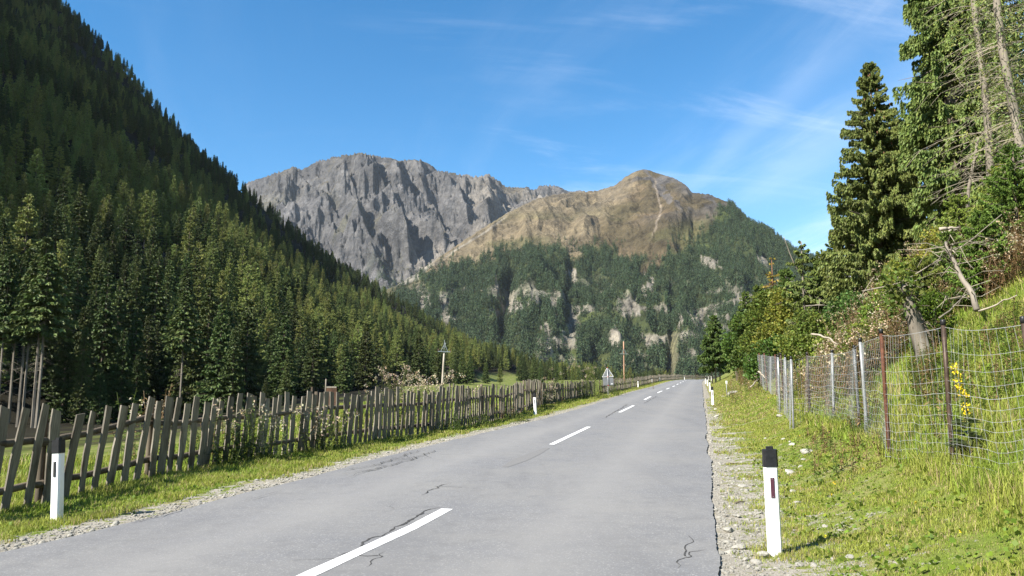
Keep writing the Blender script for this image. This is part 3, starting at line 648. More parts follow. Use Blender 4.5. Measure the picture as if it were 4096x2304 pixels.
# ---------------------------------------------------------------- plants: builders
def spruce_parts(seed, H, R, bare=.08, nb=90, ns=11, size=.75, droop=.35, up=.18, shape=.85, tint=(1, 1, 1), spread=.35, gap=.0, k=5, lean=0., narrow=1., tier=.25, hang=0.):
    """crown of many drooping sprays on whorled limbs, and a tapered trunk"""
    r = np.random.default_rng(seed)
    hz = np.sort(r.uniform(0, 1, nb)); hz = hz * (1 - tier) + tier * np.round(hz * nb / 5) / (nb / 5); dj = r.normal(0, .12, nb)
    z = H * (bare + (1 - bare) * hz * .985); rel = (z / H - bare) / (1 - bare)
    az = np.arange(nb) * 2.39996 + r.normal(0, .35, nb)
    L = R * np.clip((1 - rel), 0, 1) ** shape * r.uniform(.62, 1.12, nb) * (1 - .35 * np.exp(-((rel) / .10) ** 2)) + .02 * H * (1 - rel) + size * .25
    if gap: L = L * np.where(r.uniform(0, 1, nb) < gap, .35, 1)
    cnt = np.maximum(3, (ns * (.35 + .65 * L / R)).astype(int)); bi = np.repeat(np.arange(nb), cnt); m = len(bi)
    t = r.uniform(.12, 1, m) ** .75
    tip = r.uniform(0, 1, m) < .10; t = np.where(tip, 1., t)
    Lb = L[bi]; ab = az[bi]; out = np.stack([np.cos(ab), np.sin(ab), 0 * ab], -1); side = np.stack([-np.sin(ab), np.cos(ab), 0 * ab], -1)
    slope = (-.15 + dj[bi] - droop * (1 - rel[bi])) + .5 * sstep(.75, 1, rel[bi])
    px = out * (t * Lb)[:, None]; pz = z[bi] + Lb * (slope * t + up * t ** 3) + r.normal(0, .06, m) * size
    sg = np.where(r.uniform(0, 1, m) < .5, -1, 1) * (1 - tip)
    ang = r.uniform(.35, 1.15, m) * sg
    d = out * np.cos(ang)[:, None] + side * np.sin(ang)[:, None]
    d[:, 2] += -.12 - spread * r.uniform(.2, 1.5, m) + .35 * sstep(.8, 1, rel[bi]); d /= np.linalg.norm(d, axis=1, keepdims=True)
    P = px + side * (sg * r.uniform(0, .12, m) * Lb * (1 - t) * 1.5)[:, None]; P[:, 2] = pz
    P[:, 2] -= hang * r.uniform(0, 1, m) ** 1.6 * np.clip(Lb / R, .2, 1) * (.3 + .7 * t)
    ls = size * r.uniform(.65, 1.3, m) * (.55 + .45 * np.clip(Lb / R, 0, 1)); w = ls * r.uniform(.20, .34, m) * narrow
    nrm = np.cross(d, np.stack([r.normal(0, 1, m), r.normal(0, 1, m), r.normal(0, .5, m)], -1)); nrm /= np.linalg.norm(nrm, axis=1, keepdims=True)
    b = P; tp = P + d * ls[:, None]; tp[:, 2] -= .22 * ls
    mid = P + d * (ls * .45)[:, None]; e1 = mid + nrm * w[:, None]; e2 = mid - nrm * w[:, None]
    e1[:, 2] -= .2 * w; e2[:, 2] -= .2 * w
    V = np.stack([b, e1, tp, e2], 1).reshape(-1, 3); q = np.arange(m)[:, None] * 4
    F = np.concatenate([q + np.array([[0, 1, 2]]), q + np.array([[0, 2, 3]])])
    br = r.uniform(.62, 1.35, m) * (.85 + .3 * t); C = np.asarray(tint) * br[:, None] * np.stack([r.uniform(.9, 1.15, m), np.ones(m), r.uniform(.8, 1.1, m)], -1)
    C = np.repeat(C, 4, axis=0)
    cr = MB(); cr.add(V, F, None, C)
    tk = MB(); zs = np.linspace(0, 1, 7); tk.tube(np.stack([lean * H * zs ** 2 * .3, .1 * np.sin(zs * 5 + seed) * .3, H * zs * .97], -1), H * (.0125 if bare < .4 else .0075) * (1 - zs * .93) + .02, k)
    for i in range(0, nb, 3):                       # limbs
        if L[i] > .25 * R:
            o = np.array([math.cos(az[i]), math.sin(az[i]), 0]); tt = np.array([0, .5, .95])
            pts = o * (tt * L[i])[:, None]; pts[:, 2] = z[i] + L[i] * ((-.15 - droop * (1 - rel[i]) + .5 * float(sstep(.75, 1, rel[i]))) * tt + up * tt ** 3)
            tk.tube(pts, [.012 * L[i] + .01, .01 * L[i] + .006, .006], 3, cap=False)
    return cr, tk
def dead_branches(tk, r, H, z0, z1, n, L, fine=3, up=-.1, R0=.016, curve=.25):
    for i in range(n):
        z = r.uniform(z0, z1); a = r.uniform(0, 6.283); l = L * r.uniform(.45, 1.15) * (1 - .5 * z / H); t = np.linspace(0, 1, 5)
        o = np.array([math.cos(a), math.sin(a), 0]); s = np.array([-o[1], o[0], 0]); bend = r.normal(0, .15)
        P = o * (t * l)[:, None] + s * (bend * l * t ** 2)[:, None]; P[:, 2] = z + l * (up * t - curve * t ** 2 + r.normal(0, .08) * t)
        tk.tube(P, np.linspace(R0, .004, 5), 3, cap=False)
        for j in range(fine):
            k = r.integers(1, 5); tt = np.linspace(0, 1, 3); aa = a + r.choice([-1, 1]) * r.uniform(.4, 1.1); ll = l * r.uniform(.15, .4)
            Q = P[k] + np.stack([np.cos(aa) * ll * tt, np.sin(aa) * ll * tt, -ll * r.uniform(.1, .9) * tt], -1)
            tk.tube(Q, [.006, .005, .003], 3, cap=False)
def leaf_cloud(mb, r, centers, radii, n, size, col, var=.3, elong=1.8, flat=.6):
    """leaves spread through several clumps"""
    centers = np.asarray(centers, float); radii = np.asarray(radii, float); k = r.integers(0, len(centers), n)
    d = r.normal(0, 1, (n, 3)); d /= np.linalg.norm(d, axis=1, keepdims=True); rad = radii[k] * r.uniform(.35, 1.05, n)[:, None] ** .6
    P = centers[k] + d * rad
    a = d + r.normal(0, .8, (n, 3)); a[:, 2] -= .2; a /= np.linalg.norm(a, axis=1, keepdims=True)
    b = np.cross(a, r.normal(0, 1, (n, 3))); b /= np.linalg.norm(b, axis=1, keepdims=True)
    s = size * r.uniform(.6, 1.3, n)[:, None]
    V = np.stack([P, P + a * s * .5 + b * s / elong, P + a * s, P + a * s * .5 - b * s / elong], 1).reshape(-1, 3)
    q = np.arange(n)[:, None] * 4
    C = np.asarray(col) * r.uniform(1 - var, 1 + var, n)[:, None] * np.stack([r.uniform(.85, 1.25, n), np.ones(n), r.uniform(.7, 1.1, n)], -1)
    cl = r.uniform(.8, 1.2, len(centers)); C *= cl[k][:, None]
    mb.add(V, np.concatenate([q + [[0, 1, 2]], q + [[0, 2, 3]]]), None, np.repeat(C, 4, 0)); return P

# ---------------------------------------------------------------- forest on the left valley wall
KINDS = []                      # (crown mesh, trunk mesh, word)
for i, (sd_, R_, bare, nb, ns, size, droop) in enumerate([(1, 2.9, .06, 230, 62, .56, .30), (2, 2.4, .10, 220, 58, .52, .42), (3, 3.3, .05, 230, 66, .58, .25), (4, 2.1, .16, 200, 52, .5, .45), (5, 2.7, .12, 220, 62, .55, .36), (6, 2.5, .30, 180, 58, .52, .4)]):
    c, t = spruce_parts(sd_, 20, R_, bare, nb, ns, size, droop, spread=.55)
    KINDS.append((c.mesh('spruce crown', M_SPRUCE), t.mesh('spruce trunk', M_BARK), 'spruce', c, t))
for i, (sd_, R_, bare, nb) in enumerate([(21, 2.9, .10, 120), (22, 2.4, .14, 110), (23, 3.1, .18, 115)]):
    c, t = spruce_parts(sd_, 20, R_, bare, nb + 90, 64, .44, .12, .25, .62, spread=.9, gap=.12)
    KINDS.append((c.mesh('larch crown', M_LARCH), t.mesh('larch trunk', M_BARK), 'larch', c, t))
c, t = spruce_parts(31, 20, 2.3, .56, 150, 56, .5, .5, spread=.6); dead_branches(t, np.random.default_rng(5), 20, 4, 11, 26, 1.6, 1)
KINDS.append((c.mesh('spruce crown', M_SPRUCE), t.mesh('pale bare spruce trunk', M_PALEBARK), 'bare', c, t))
def joined(name, c, t, mats):
    me = MB()
    for q, (p, m) in enumerate(((c, 0), (t, 1))):
        me.V += p.V; me.C += p.C; me.T += [x + (me.n) for x in p.T]; me.Q += [x + me.n for x in p.Q]; me.mt += [np.full(len(x), m) for x in p.T]; me.mq += [np.full(len(x), m) for x in p.Q]; me.n += p.n
    return me.mesh(name, mats)
def scatter(name, pts, rz, sc, idx, metas, **tags):
    """one uncountable mass: points that carry meshes"""
    col = bpy.data.collections.new(name + ' kinds')
    for i, me in enumerate(metas): col.objects.link(bpy.data.objects.new(f'{name} kind {i:02d}', me))
    me = bpy.data.meshes.new(name); me.vertices.add(len(pts)); me.vertices.foreach_set('co', np.asarray(pts, np.float32).ravel())
    a = me.attributes.new('rz', 'FLOAT', 'POINT'); a.data.foreach_set('value', np.asarray(rz, np.float32))
    a = me.attributes.new('sc', 'FLOAT_VECTOR', 'POINT'); a.data.foreach_set('vector', np.asarray(sc, np.float32).ravel())
    a = me.attributes.new('pi', 'INT', 'POINT'); a.data.foreach_set('value', np.asarray(idx, np.int32))
    o = bpy.data.objects.new(name, me); COL.objects.link(o); tag(o, **tags)
    g = bpy.data.node_groups.new(name, 'GeometryNodeTree')
    g.interface.new_socket('Geometry', in_out='INPUT', socket_type='NodeSocketGeometry'); g.interface.new_socket('Geometry', in_out='OUTPUT', socket_type='NodeSocketGeometry')
    gi, go = g.nodes.new('NodeGroupInput'), g.nodes.new('NodeGroupOutput'); ip = g.nodes.new('GeometryNodeInstanceOnPoints'); ci = g.nodes.new('GeometryNodeCollectionInfo')
    ci.inputs['Collection'].default_value = col; ci.inputs['Separate Children'].default_value = True; ci.inputs['Reset Children'].default_value = True
    def na(n, t): x = g.nodes.new('GeometryNodeInputNamedAttribute'); x.data_type = t; x.inputs['Name'].default_value = n; return x.outputs[0]
    cx = g.nodes.new('ShaderNodeCombineXYZ'); L = g.links.new; L(na('rz', 'FLOAT'), cx.inputs[2])
    L(gi.outputs[0], ip.inputs['Points']); L(ci.outputs[0], ip.inputs['Instance']); ip.inputs['Pick Instance'].default_value = True
    L(na('pi', 'INT'), ip.inputs['Instance Index']); L(cx.outputs[0], ip.inputs['Rotation']); L(na('sc', 'FLOAT_VECTOR'), ip.inputs['Scale']); L(ip.outputs[0], go.inputs[0])
    md = o.modifiers.new('plants', 'NODES'); md.node_group = g; return o
def place_left_forest():
    r = np.random.default_rng(99)
    cell = 6.9; xs = np.arange(-760, 190, cell); ys = np.arange(70, 1180, cell); X, Y = np.meshgrid(xs, ys); X = X.ravel() + r.uniform(-.48, .48, X.size) * cell; Y = Y.ravel() + r.uniform(-.48, .48, Y.size) * cell
    ok = (X / Y > -.80) & (X / Y < .20); X, Y = X[ok], Y[ok]
    zh, t = hill(X, Y); n, _ = road_coords(X, Y)
    ok = (t > -.01) & (t < 1.10) & (n > 55); X, Y, t = X[ok], Y[ok], t[ok]
    keep = r.uniform(0, 1, len(X)) < np.where(t < .05, .85, np.where(t < .5, .8, .72)) * (.55 + .75 * sstep(.35, .5, fbm(X / 45, Y / 45, 3, 501))); X, Y, t = X[keep], Y[keep], t[keep]
    Z = ground(X, Y); u, v = proj(X, Y, Z)
    mead = ((u > 470) & (u < 524) & (v > 371)) | ((u < 50) & (Y < 136)); X, Y, Z, t, u, v = (q[~mead] for q in (X, Y, Z, t, u, v))
    h = r.uniform(13, 23, len(X)) * (1 - .28 * sstep(.1, .9, t)) * (1 - .18 * (r.uniform(0, 1, len(X)) < .2))
    h *= np.interp(u, [0, 200, 400, 520, 600], [1.05, 1.0, .92, .8, .7])
    lar = fbm(X / 55, Y / 55, 3, 511) + .16 * sstep(.02, .12, t) - .20 * sstep(.45, .7, t) - .10 * sstep(.02, .0, t)
    isl = (lar > .60) | ((lar > .50) & (r.uniform(0, 1, len(X)) < .45)) | (r.uniform(0, 1, len(X)) < .05)
    kd = np.where(isl, r.integers(6, 9, len(X)), r.integers(0, 6, len(X)))
    # chosen trees at the foot of the forest, put where the photograph shows them
    extra = [(9, 414, 132, 27, 9), (18, 415, 128, 29, 9), (23, 414, 126, 26, 9), (33, 416, 124, 30, 9), (37, 416, 122, 27, 9), (-3, 415, 126, 28, 9), (100, 400, 150, 26, 1), (62, 408, 138, 17, 2), (80, 405, 128, 11, 0), (99, 404, 126, 9, 2), (180, 398, 152, 24, 9), (205, 396, 158, 27, 0), (218, 396, 150, 21, 2), (232, 395, 148, 16, 4), (245, 394, 165, 23, 0), (265, 396, 140, 6, 2), (286, 394, 160, 10, 0), (282, 393, 180, 20, 4), (312, 392, 190, 19, 3), (344, 390, 210, 15, 0), (365, 389, 230, 20, 1), (130, 398, 170, 24, 5), (150, 397, 172, 27, 1), (418, 388, 290, 21, 0), (462, 384, 300, 13, 0), (470, 384, 300, 12, 1), (456, 384, 310, 10, 2), (486, 383, 330, 9, 2), (500, 383, 330, 9, 7), (534, 380, 420, 16, 0), (541, 380, 400, 12, 1), (556, 380, 420, 12, 3), (520, 380, 400, 15, 4)]
    EX = [at(a, b, y) for a, b, y, hh, k in extra]
    X = np.concatenate([X, [p[0] for p in EX]]); Y = np.concatenate([Y, [p[1] for p in EX]]); Z = np.concatenate([Z, ground(np.array([p[0] for p in EX]), np.array([p[1] for p in EX]))])
    h = np.concatenate([h, [e[3] for e in extra]]); kd = np.concatenate([kd, [e[4] for e in extra]]); t = np.concatenate([t, np.zeros(len(extra)) - .02])
    u, v = proj(X, Y, Z); u2, v2 = proj(X, Y, Z + h)
    wd = h / 20 * r.uniform(.95, 1.3, len(h)); rz = r.uniform(0, 6.283, len(h))
    Z = Z - .3
    # the 290 that show largest: in frame and with their tops standing clear of what is before them
    inn = (u > -12) & (u < 600) & (v2 < 395)
    order = np.argsort(Y); vis = np.zeros(len(X)); buf = np.full(1100, 1000.)
    for i in order:
        if not inn[i]: continue
        a, b = int(max(0, u[i] - 3)), int(u[i] + 4); top = np.median(buf[max(a, 0):max(b, 1)])
        vis[i] = max(0, min(top, 392) - v2[i]) * 800 * .12 * h[i] / Y[i]
        w = max(1, int(800 * h[i] * .07 / Y[i])); a, b = int(max(0, u[i] - w)), int(max(1, u[i] + w + 1)); buf[a:b] = np.minimum(buf[a:b], v2[i] + .15 * (v[i] - v2[i]))
    pick = np.argsort(-vis)[:290]; pick = pick[vis[pick] > 0]
    rest = np.setdiff1d(np.arange(len(X)), pick)
    scatter('far_forest', np.stack([X, Y, Z], -1)[rest], rz[rest], np.stack([wd, wd, h / 20], -1)[rest], kd[rest], [joined('forest tree', k[3], k[4], [k[0].materials[0], k[1].materials[0]]) for k in KINDS],
            label='dense dark conifer forest covering the left valley slope', cat='forest', kind='stuff')
    # labels: foot of the forest one by one, the slope above by species and by what stands in line with it
    marks = [(-20, 40, 'above the leftmost pickets'), (40, 75, 'above the near guidepost'), (75, 130, 'above the leaning pickets'), (130, 200, 'left of the weedy pickets'), (200, 262, 'above the weedy pickets'), (262, 330, 'left of the rusty sheet'), (330, 385, 'left of the fluffy thistles'), (385, 436, 'above the fluffy thistles'), (436, 480, 'near the left pole'), (480, 530, 'above the green clearing'), (530, 610, 'right of the clearing')]
    lev = lambda tt: 'at the forest foot' if tt < .03 else 'low on the slope' if tt < .16 else 'half way up' if tt < .4 else 'high on the slope' if tt < .75 else 'on the ridge'
    words = {'spruce': 'dark spruce', 'larch': 'pale larch', 'bare': 'bare-trunked spruce'}
    groups = {}
    for i in pick:
        mk = next((m[2] for m in marks if m[0] <= u[i] < m[1]), marks[-1][2]); groups.setdefault((KINDS[kd[i]][2], lev(t[i]), mk), []).append(i)
    ordn = 'leftmost|second from the left|third from the left|fourth from the left|fifth from the left|sixth from the left|seventh from the left|eighth from the left'.split('|')
    ordr = 'rightmost|second from the right|third from the right|fourth from the right|fifth from the right|sixth from the right|seventh from the right|eighth from the right'.split('|')
    mids = ['in the middle', 'just right of middle', 'just left of middle']
    for (kind, lv, mk), mem in groups.items():
        mem = sorted(mem, key=lambda q: u2[q]); hs = sorted(mem, key=lambda q: -h[q])
        for j, i in enumerate(mem):
            lab = f'{words[kind]} {lv} {mk}'
            if len(mem) == 2: lab = ('taller ' if i == hs[0] else 'shorter ') + lab
            elif len(mem) > 2: lab = lab + ', ' + (ordn + mids + ordr)[j] if len(mem) > 19 and j < 19 else lab + ', ' + (ordn[j] if j < len(mem) / 2 and j < 8 else ordr[min(7, len(mem) - 1 - j)])
            o = thing('larch_tree' if kind == 'larch' else 'spruce_tree', (X[i], Y[i], Z[i]), lab, 'tree', 'conifers of the forest on the left slope', rz[i])
            o.scale = (wd[i], wd[i], h[i] / 20); link_mesh('crown', KINDS[kd[i]][0], o); link_mesh('trunk', KINDS[kd[i]][1], o)
place_left_forest()

# ---------------------------------------------------------------- forest on the far mountain flank
def place_far_forest():
    r = np.random.default_rng(5); n = 60000
    a = r.uniform(uv_a(345, 280)[0], uv_a(900, 260)[0], n); t = r.uniform(.0, .97, n)
    x, y, z, sm = peak(a, t); u, v = proj(x, y, z); f, rock, gl, ff = peak_forest(u, v, x, y, z, sm)
    dens = f * (y / 2600) * .85 * (.35 + 1.2 * sstep(.32, .52, fbm(x / 45, z / 55, 3, 601)))
    dens = np.maximum(dens, .03 * (v > np.interp(u, [p[0] for p in TREE_V], [p[1] for p in TREE_V]) - 12))
    k = (r.uniform(0, 1, n) < dens) & (v < 384) & (u < 880); x, y, z, u, v = x[k], y[k], z[k], u[k], v[k]
    h = r.uniform(14, 28, len(x)) * np.interp(v, [200, 300, 380], [.62, .85, 1.05]); w = h * r.uniform(.85, 1.25, len(x))
    ms = []
    for sd_ in (71, 72, 73, 74):
        c_, t_ = spruce_parts(sd_, 1., .14, .04, 34, 6, .11, .35, spread=.7, k=3); ms.append(c_.mesh('far conifer', M_FAR))
    scatter('mountain_forest', np.stack([x, y, z - .6], -1), r.uniform(0, 6.28, len(x)), np.stack([w, w, h], -1), r.integers(0, 4, len(x)), ms, label='bluish conifer forest on the flank of the brown peak', cat='forest', kind='stuff')
    # the grey massif's foot
    n = 5000; a = r.uniform(uv_a(360, 250)[0], uv_a(430, 250)[0], n); t = r.uniform(0, .42, n); x, y, z, rb, sm = massif(a, t); u, v = proj(x, y, z)
    k = (r.uniform(0, 1, n) < .30 * sstep(.42, .1, t) * sstep(.45, .6, fbm(x / 60, y / 60, 4, 97)) * sstep(425, 405, u)); x, y, z = x[k], y[k], z[k]; h = r.uniform(9, 16, len(x))
    scatter('rock_foot_forest', np.stack([x, y, z - .6], -1), r.uniform(0, 6.28, len(x)), np.stack([h, h, h], -1), r.integers(0, 4, len(x)), ms, label='small dark conifers at the foot of the grey rock massif', cat='forest', kind='stuff')
place_far_forest()

# ---------------------------------------------------------------- roadside guide posts
def post_meshes():
    prof_ = [(-.06, -.035), (-.045, -.055), (.045, -.055), (.06, -.035), (.06, .03), (.035, .055), (-.035, .055), (-.06, .03)]
    def prism(mb, z0, z1, s0=1., s1=1., m=0, c=(1, 1, 1)):
        V = [(x * s0, y * s0, z0) for x, y in prof_] + [(x * s1, y * s1, z1) for x, y in prof_]; k = 8
        Q = [(i, (i + 1) % k, k + (i + 1) % k, k + i) for i in range(k)]; T = [(0, i + 1, i) for i in range(1, k - 1)] + [(k, k + i, k + i + 1) for i in range(1, k - 1)]
        mb.add(V, T, Q, c, m)
    b, c = MB(), MB(); prism(b, -.3, .90, 1., .97); prism(c, .885, 1.06, 1.07, 1.03); prism(c, 1.06, 1.09, .52, .5)
    def refl(m):
        q = MB(); q.box((0, -.0575, .68), (.034, .006, .20)); q2 = MB()
        for z in (.592, .768): q2.box((0, -.0612, z), (.007, .003, .007))
        return q.mesh('reflector', m), q2.mesh('screws', M_STEEL)
    return b.mesh('guide post body', M_POST), c.mesh('guide post cap', M_BLACK), refl(M_REFL_D), refl(M_REFL_B)
PB, PC, RFD, RFB = post_meshes()
def guide_post(u, v, lab, side, lean=(0, 0), sc=1., y=None):
    p = ray_ground(u, v) if y is None else np.array([at(u, v, y)[0], y, 0]); p[2] = gz(p[0], p[1])
    o = thing('guide_post', p, lab, 'guide post', 'white guide posts along the road', 0)
    o.rotation_euler = (lean[0], lean[1], -.23 if p[0] < 0 or p[1] > 20 else -.12); o.scale = (1.12 * sc, 1.12 * sc, sc)
    link_mesh('body', PB, o); link_mesh('cap', PC, o); rf = RFD if side > 0 else RFB
    q = link_mesh('reflector', rf[0], o); link_mesh('screw', rf[1], q); return p
P_R1 = guide_post(775, 556, 'nearest white guide post with black cap and dark red reflector on the grass verge', 1, (0, math.radians(-.6)))
guide_post(57, 522, 'white guide post with black reflector before the leaning pickets at the left', -1, (0, math.radians(-3.4)))
guide_post(713, 406, 'white guide post on the right verge next beyond the nearest one', 1, (0, math.radians(-1)))
guide_post(535.7, 410.4, 'white guide post with black reflector in front of the tall picket section', -1, (0, math.radians(-3)), 1., 37.6)
for u, v, y, lab, sd_ in [(710, 392.4, 75, 'third white guide post along the right road edge', 1), (707.6, 386.6, 112, 'fourth white guide post along the right road edge', 1), (705.6, 384.2, 132, 'fifth white guide post on the right, standing closest to the asphalt', 1), (711.5, 380.5, 160, 'small white guide post by the conifer trunks at the bend', 1), (708.5, 378.5, 200, 'farthest white guide post on the inside of the bend', 1), (638.1, 386.3, 106, 'half shaded white guide post before the dark ragged fence', -1), (652.2, 382.5, 140, 'white guide post on the left edge before the last straight fence', -1), (659.8, 380.3, 165, 'small white guide post on the left where the bend begins', -1), (684.5, 378.6, 215, 'lone white guide post on the outside of the bend', -1)]:
    guide_post(u, v, lab, sd_, (0, 0), 1.0, y)

# ---------------------------------------------------------------- picket fences
def picket_mesh(r, h, w, name='picket'):
    """a split board: uneven width, wavy edges, a slanted sawn top, slight warp"""
    n = 7; z = np.linspace(0, 1, n) * h; V = []
    lo = -w / 2 + r.normal(0, .06 * w, n); hi = w / 2 + r.normal(0, .06 * w, n); bow = r.normal(0, .012) * np.sin(np.linspace(0, np.pi, n)); cup = r.normal(0, .008) * np.sin(np.linspace(0, 3, n)); tk = r.uniform(.018, .03)
    tl = r.normal(0, .05) * w
    for k in range(n):
        zl, zh = (z[k] - tl, z[k] + tl) if k == n - 1 else (z[k], z[k])
        V += [(lo[k] + bow[k], -tk / 2 + cup[k], zl), (hi[k] + bow[k], -tk / 2 + cup[k], zh), (hi[k] + bow[k], tk / 2 + cup[k], zh), (lo[k] + bow[k], tk / 2 + cup[k], zl)]
    Q = [(0, 3, 2, 1), tuple((n - 1) * 4 + i for i in range(4))]
    for k in range(n - 1):
        for i in range(4): Q.append((k * 4 + i, k * 4 + (i + 1) % 4, k * 4 + 4 + (i + 1) % 4, k * 4 + 4 + i))
    mb = MB(); mb.add(V, None, Q); return mb
def poly_along(P, step):
    P = np.asarray(P, float); d = np.concatenate([[0], np.cumsum(np.linalg.norm(np.diff(P, axis=0), axis=1))]); s = np.arange(0, d[-1], step)
    return np.interp(s, d, P[:, 0]), np.interp(s, d, P[:, 1]), s
def picket_fence(P, pitch, hfun, wfun, lean_fun, label, seed, maxp=97, ragged=0., postgap=3.0, gaps=0.):
    r = np.random.default_rng(seed); X, Y, s = poly_along(P, .05); X = np.convolve(np.pad(X, 20, 'edge'), np.ones(41) / 41, 'valid'); Y = np.convolve(np.pad(Y, 20, 'edge'), np.ones(41) / 41, 'valid')
    G = ground(X, Y); TX, TY = np.gradient(X), np.gradient(Y); l = np.hypot(TX, TY); TX, TY = TX / l, TY / l
    root = thing('picket_fence', (X[0], Y[0], G[0]), label, 'fence', 'old wooden picket fences along the left of the road')
    o0 = np.array([X[0], Y[0], G[0]])
    def P3(k, off=0, dz=0): return np.array([X[k] - TY[k] * off, Y[k] + TX[k] * off, G[k] + dz]) - o0      # off: away from the road
    # posts and rails behind the boards
    kp = np.arange(6, len(X) - 2, int(postgap / .05)); rest = MB(); nrest = 0
    for a, k in enumerate(kp):
        mb = MB(); hp = hfun(s[k]) * r.uniform(.96, 1.05); b = P3(k, .13, -.3); t = P3(k, .13 + r.normal(0, .03), hp); zz = np.linspace(0, 1, 5)[:, None]
        mb.tube(b + (t - b) * zz, [.062, .06, .058, .055, .052], 8); mb.obj('post', M_RAIL, root, True)
        if a + 1 < len(kp):
            k2 = kp[a + 1]
            for f, off in ((.70, .05), (.24, .055)):
                mb = MB(); q = np.linspace(0, 1, 7)[:, None]; ha, hb = hfun(s[k]) * f + r.normal(0, .03), hfun(s[k2]) * f + r.normal(0, .03)
                A, B = P3(k, off, ha), P3(k2, off, hb); dr = (B - A) * .05; Q = (A - dr) + ((B + dr) - (A - dr)) * q
                km = np.linspace(k, k2, 7).astype(int); Q[:, 2] += np.array([G[j] for j in km]) - np.interp(km, [k, k2], [G[k], G[k2]]); Q[:, 2] -= .04 * np.sin(q[:, 0] * np.pi) * ragged * 2
                mb.tube(Q, .05 + .012 * vn(q[:, 0] * 5, q[:, 0] * 0 + a, seed), 7); mb.obj('rail', M_RAIL, root, True)
    pos = .05; cnt = 0
    while pos < s[-1] - .1:
        k = int(pos / .05); h = hfun(pos) * r.uniform(.93, 1.05); w = wfun(pos) * r.uniform(.75, 1.25); ln = lean_fun(pos) + r.normal(0, .035 + .06 * ragged)
        if r.uniform() < ragged * .25: h *= r.uniform(.7, 1.0)
        if r.uniform() >= gaps:
            mb = picket_mesh(r, h, w); yaw = math.atan2(TY[k], TX[k]) + r.normal(0, .06)
            b = P3(k, -.03 - .006 * (cnt % 2), r.uniform(-.03, .06)); b = b - np.array([TX[k], TY[k], 0]) * math.sin(ln) * h * .45; tilt = r.normal(0, .02)
            if cnt < maxp:
                o = mb.obj('picket', M_PICKET, root); o.location = b; o.rotation_euler = (tilt, ln, yaw)
            else:
                V = mb.V[0]; c, sn = math.cos(ln), math.sin(ln); V = np.stack([V[:, 0] * c + V[:, 2] * sn, V[:, 1], -V[:, 0] * sn + V[:, 2] * c], -1); c, sn = math.cos(yaw), math.sin(yaw)
                rest.add(np.stack([V[:, 0] * c - V[:, 1] * sn, V[:, 0] * sn + V[:, 1] * c, V[:, 2]], -1) + b, None, mb.Q[0]); nrest += 1
            cnt += 1
        pos += pitch(pos) * r.uniform(.8, 1.2)
    if nrest: tag(rest.obj('pickets', M_PICKET, root), kind='stuff')
    return root
I = np.interp
FA = [(-7.6, 9.6), (-7.42, 11.9), (-7.28, 13.2), (-7.0, 15.9), (-6.03, 19.5), (-4.44, 23.0), (-2.14, 29), (.1, 37.4), (.62, 41.8)]
FA_ = FA
picket_fence(FA, lambda q: I(q, [0, 6, 10, 31], [.42, .38, .265, .265]), lambda q: 1.51 + .05 * math.sin(q * 1.3), lambda q: I(q, [0, 6, 12], [.205, .19, .168]), lambda q: I(q, [0, 5, 8, 12, 14, 18, 20, 22, 31], [.20, .17, .10, .06, .07, .05, .17, .08, .03]),
             'long grey picket fence with leaning boards and log rails along the near left verge', 3, 97)
FB = [(.68, 42.3), (1.2, 46), (1.75, 49.4)]
picket_fence(FB, lambda q: .17, lambda q: 1.62, lambda q: .11, lambda q: .02, 'short taller dense stretch of picket fence behind the guide post, brushwood around it', 4, 97, .5, 2.4)
FC = [(1.82, 49.8), (3.0, 54.5), (5.1, 62), (6.9, 68.5), (7.2, 69.6)]
picket_fence(FC, lambda q: .235, lambda q: 1.42 - .10 * math.sin(q / 22.5 * np.pi), lambda q: .175, lambda q: .015, 'dense even picket fence with sagging top line just left of the road sign', 5, 97, .2)
_l = lambda off, y0, y1, st: [(I(y, LY[LY < 300], LX[LY < 300]) - (HALF + off) * .973, y + (HALF + off) * .229) for y in np.arange(y0, y1, st)]
picket_fence(_l(1.5, 69, 102, 3), lambda q: .31, lambda q: 1.35 + .25 * (vn(q * .4, 0., 3) - .5), lambda q: .15, lambda q: .02, 'dark ragged picket fence with broken boards just beyond the road sign', 6, 97, 1., 3.0, .05)
_k = [j for j in range(len(LX)) if LY[j] > 104 and LX[j] < 150][::5]
picket_fence([(LX[j] - LTY[j] * (HALF + 1.8), LY[j] + LTX[j] * (HALF + 1.8)) for j in _k], lambda q: .42, lambda q: 1.45 + .3 * (vn(q * .2, 0., 5) - .5), lambda q: .19, lambda q: .0, 'far picket fence running round the outside of the road bend', 7, 97, .9, 6.0, .06)

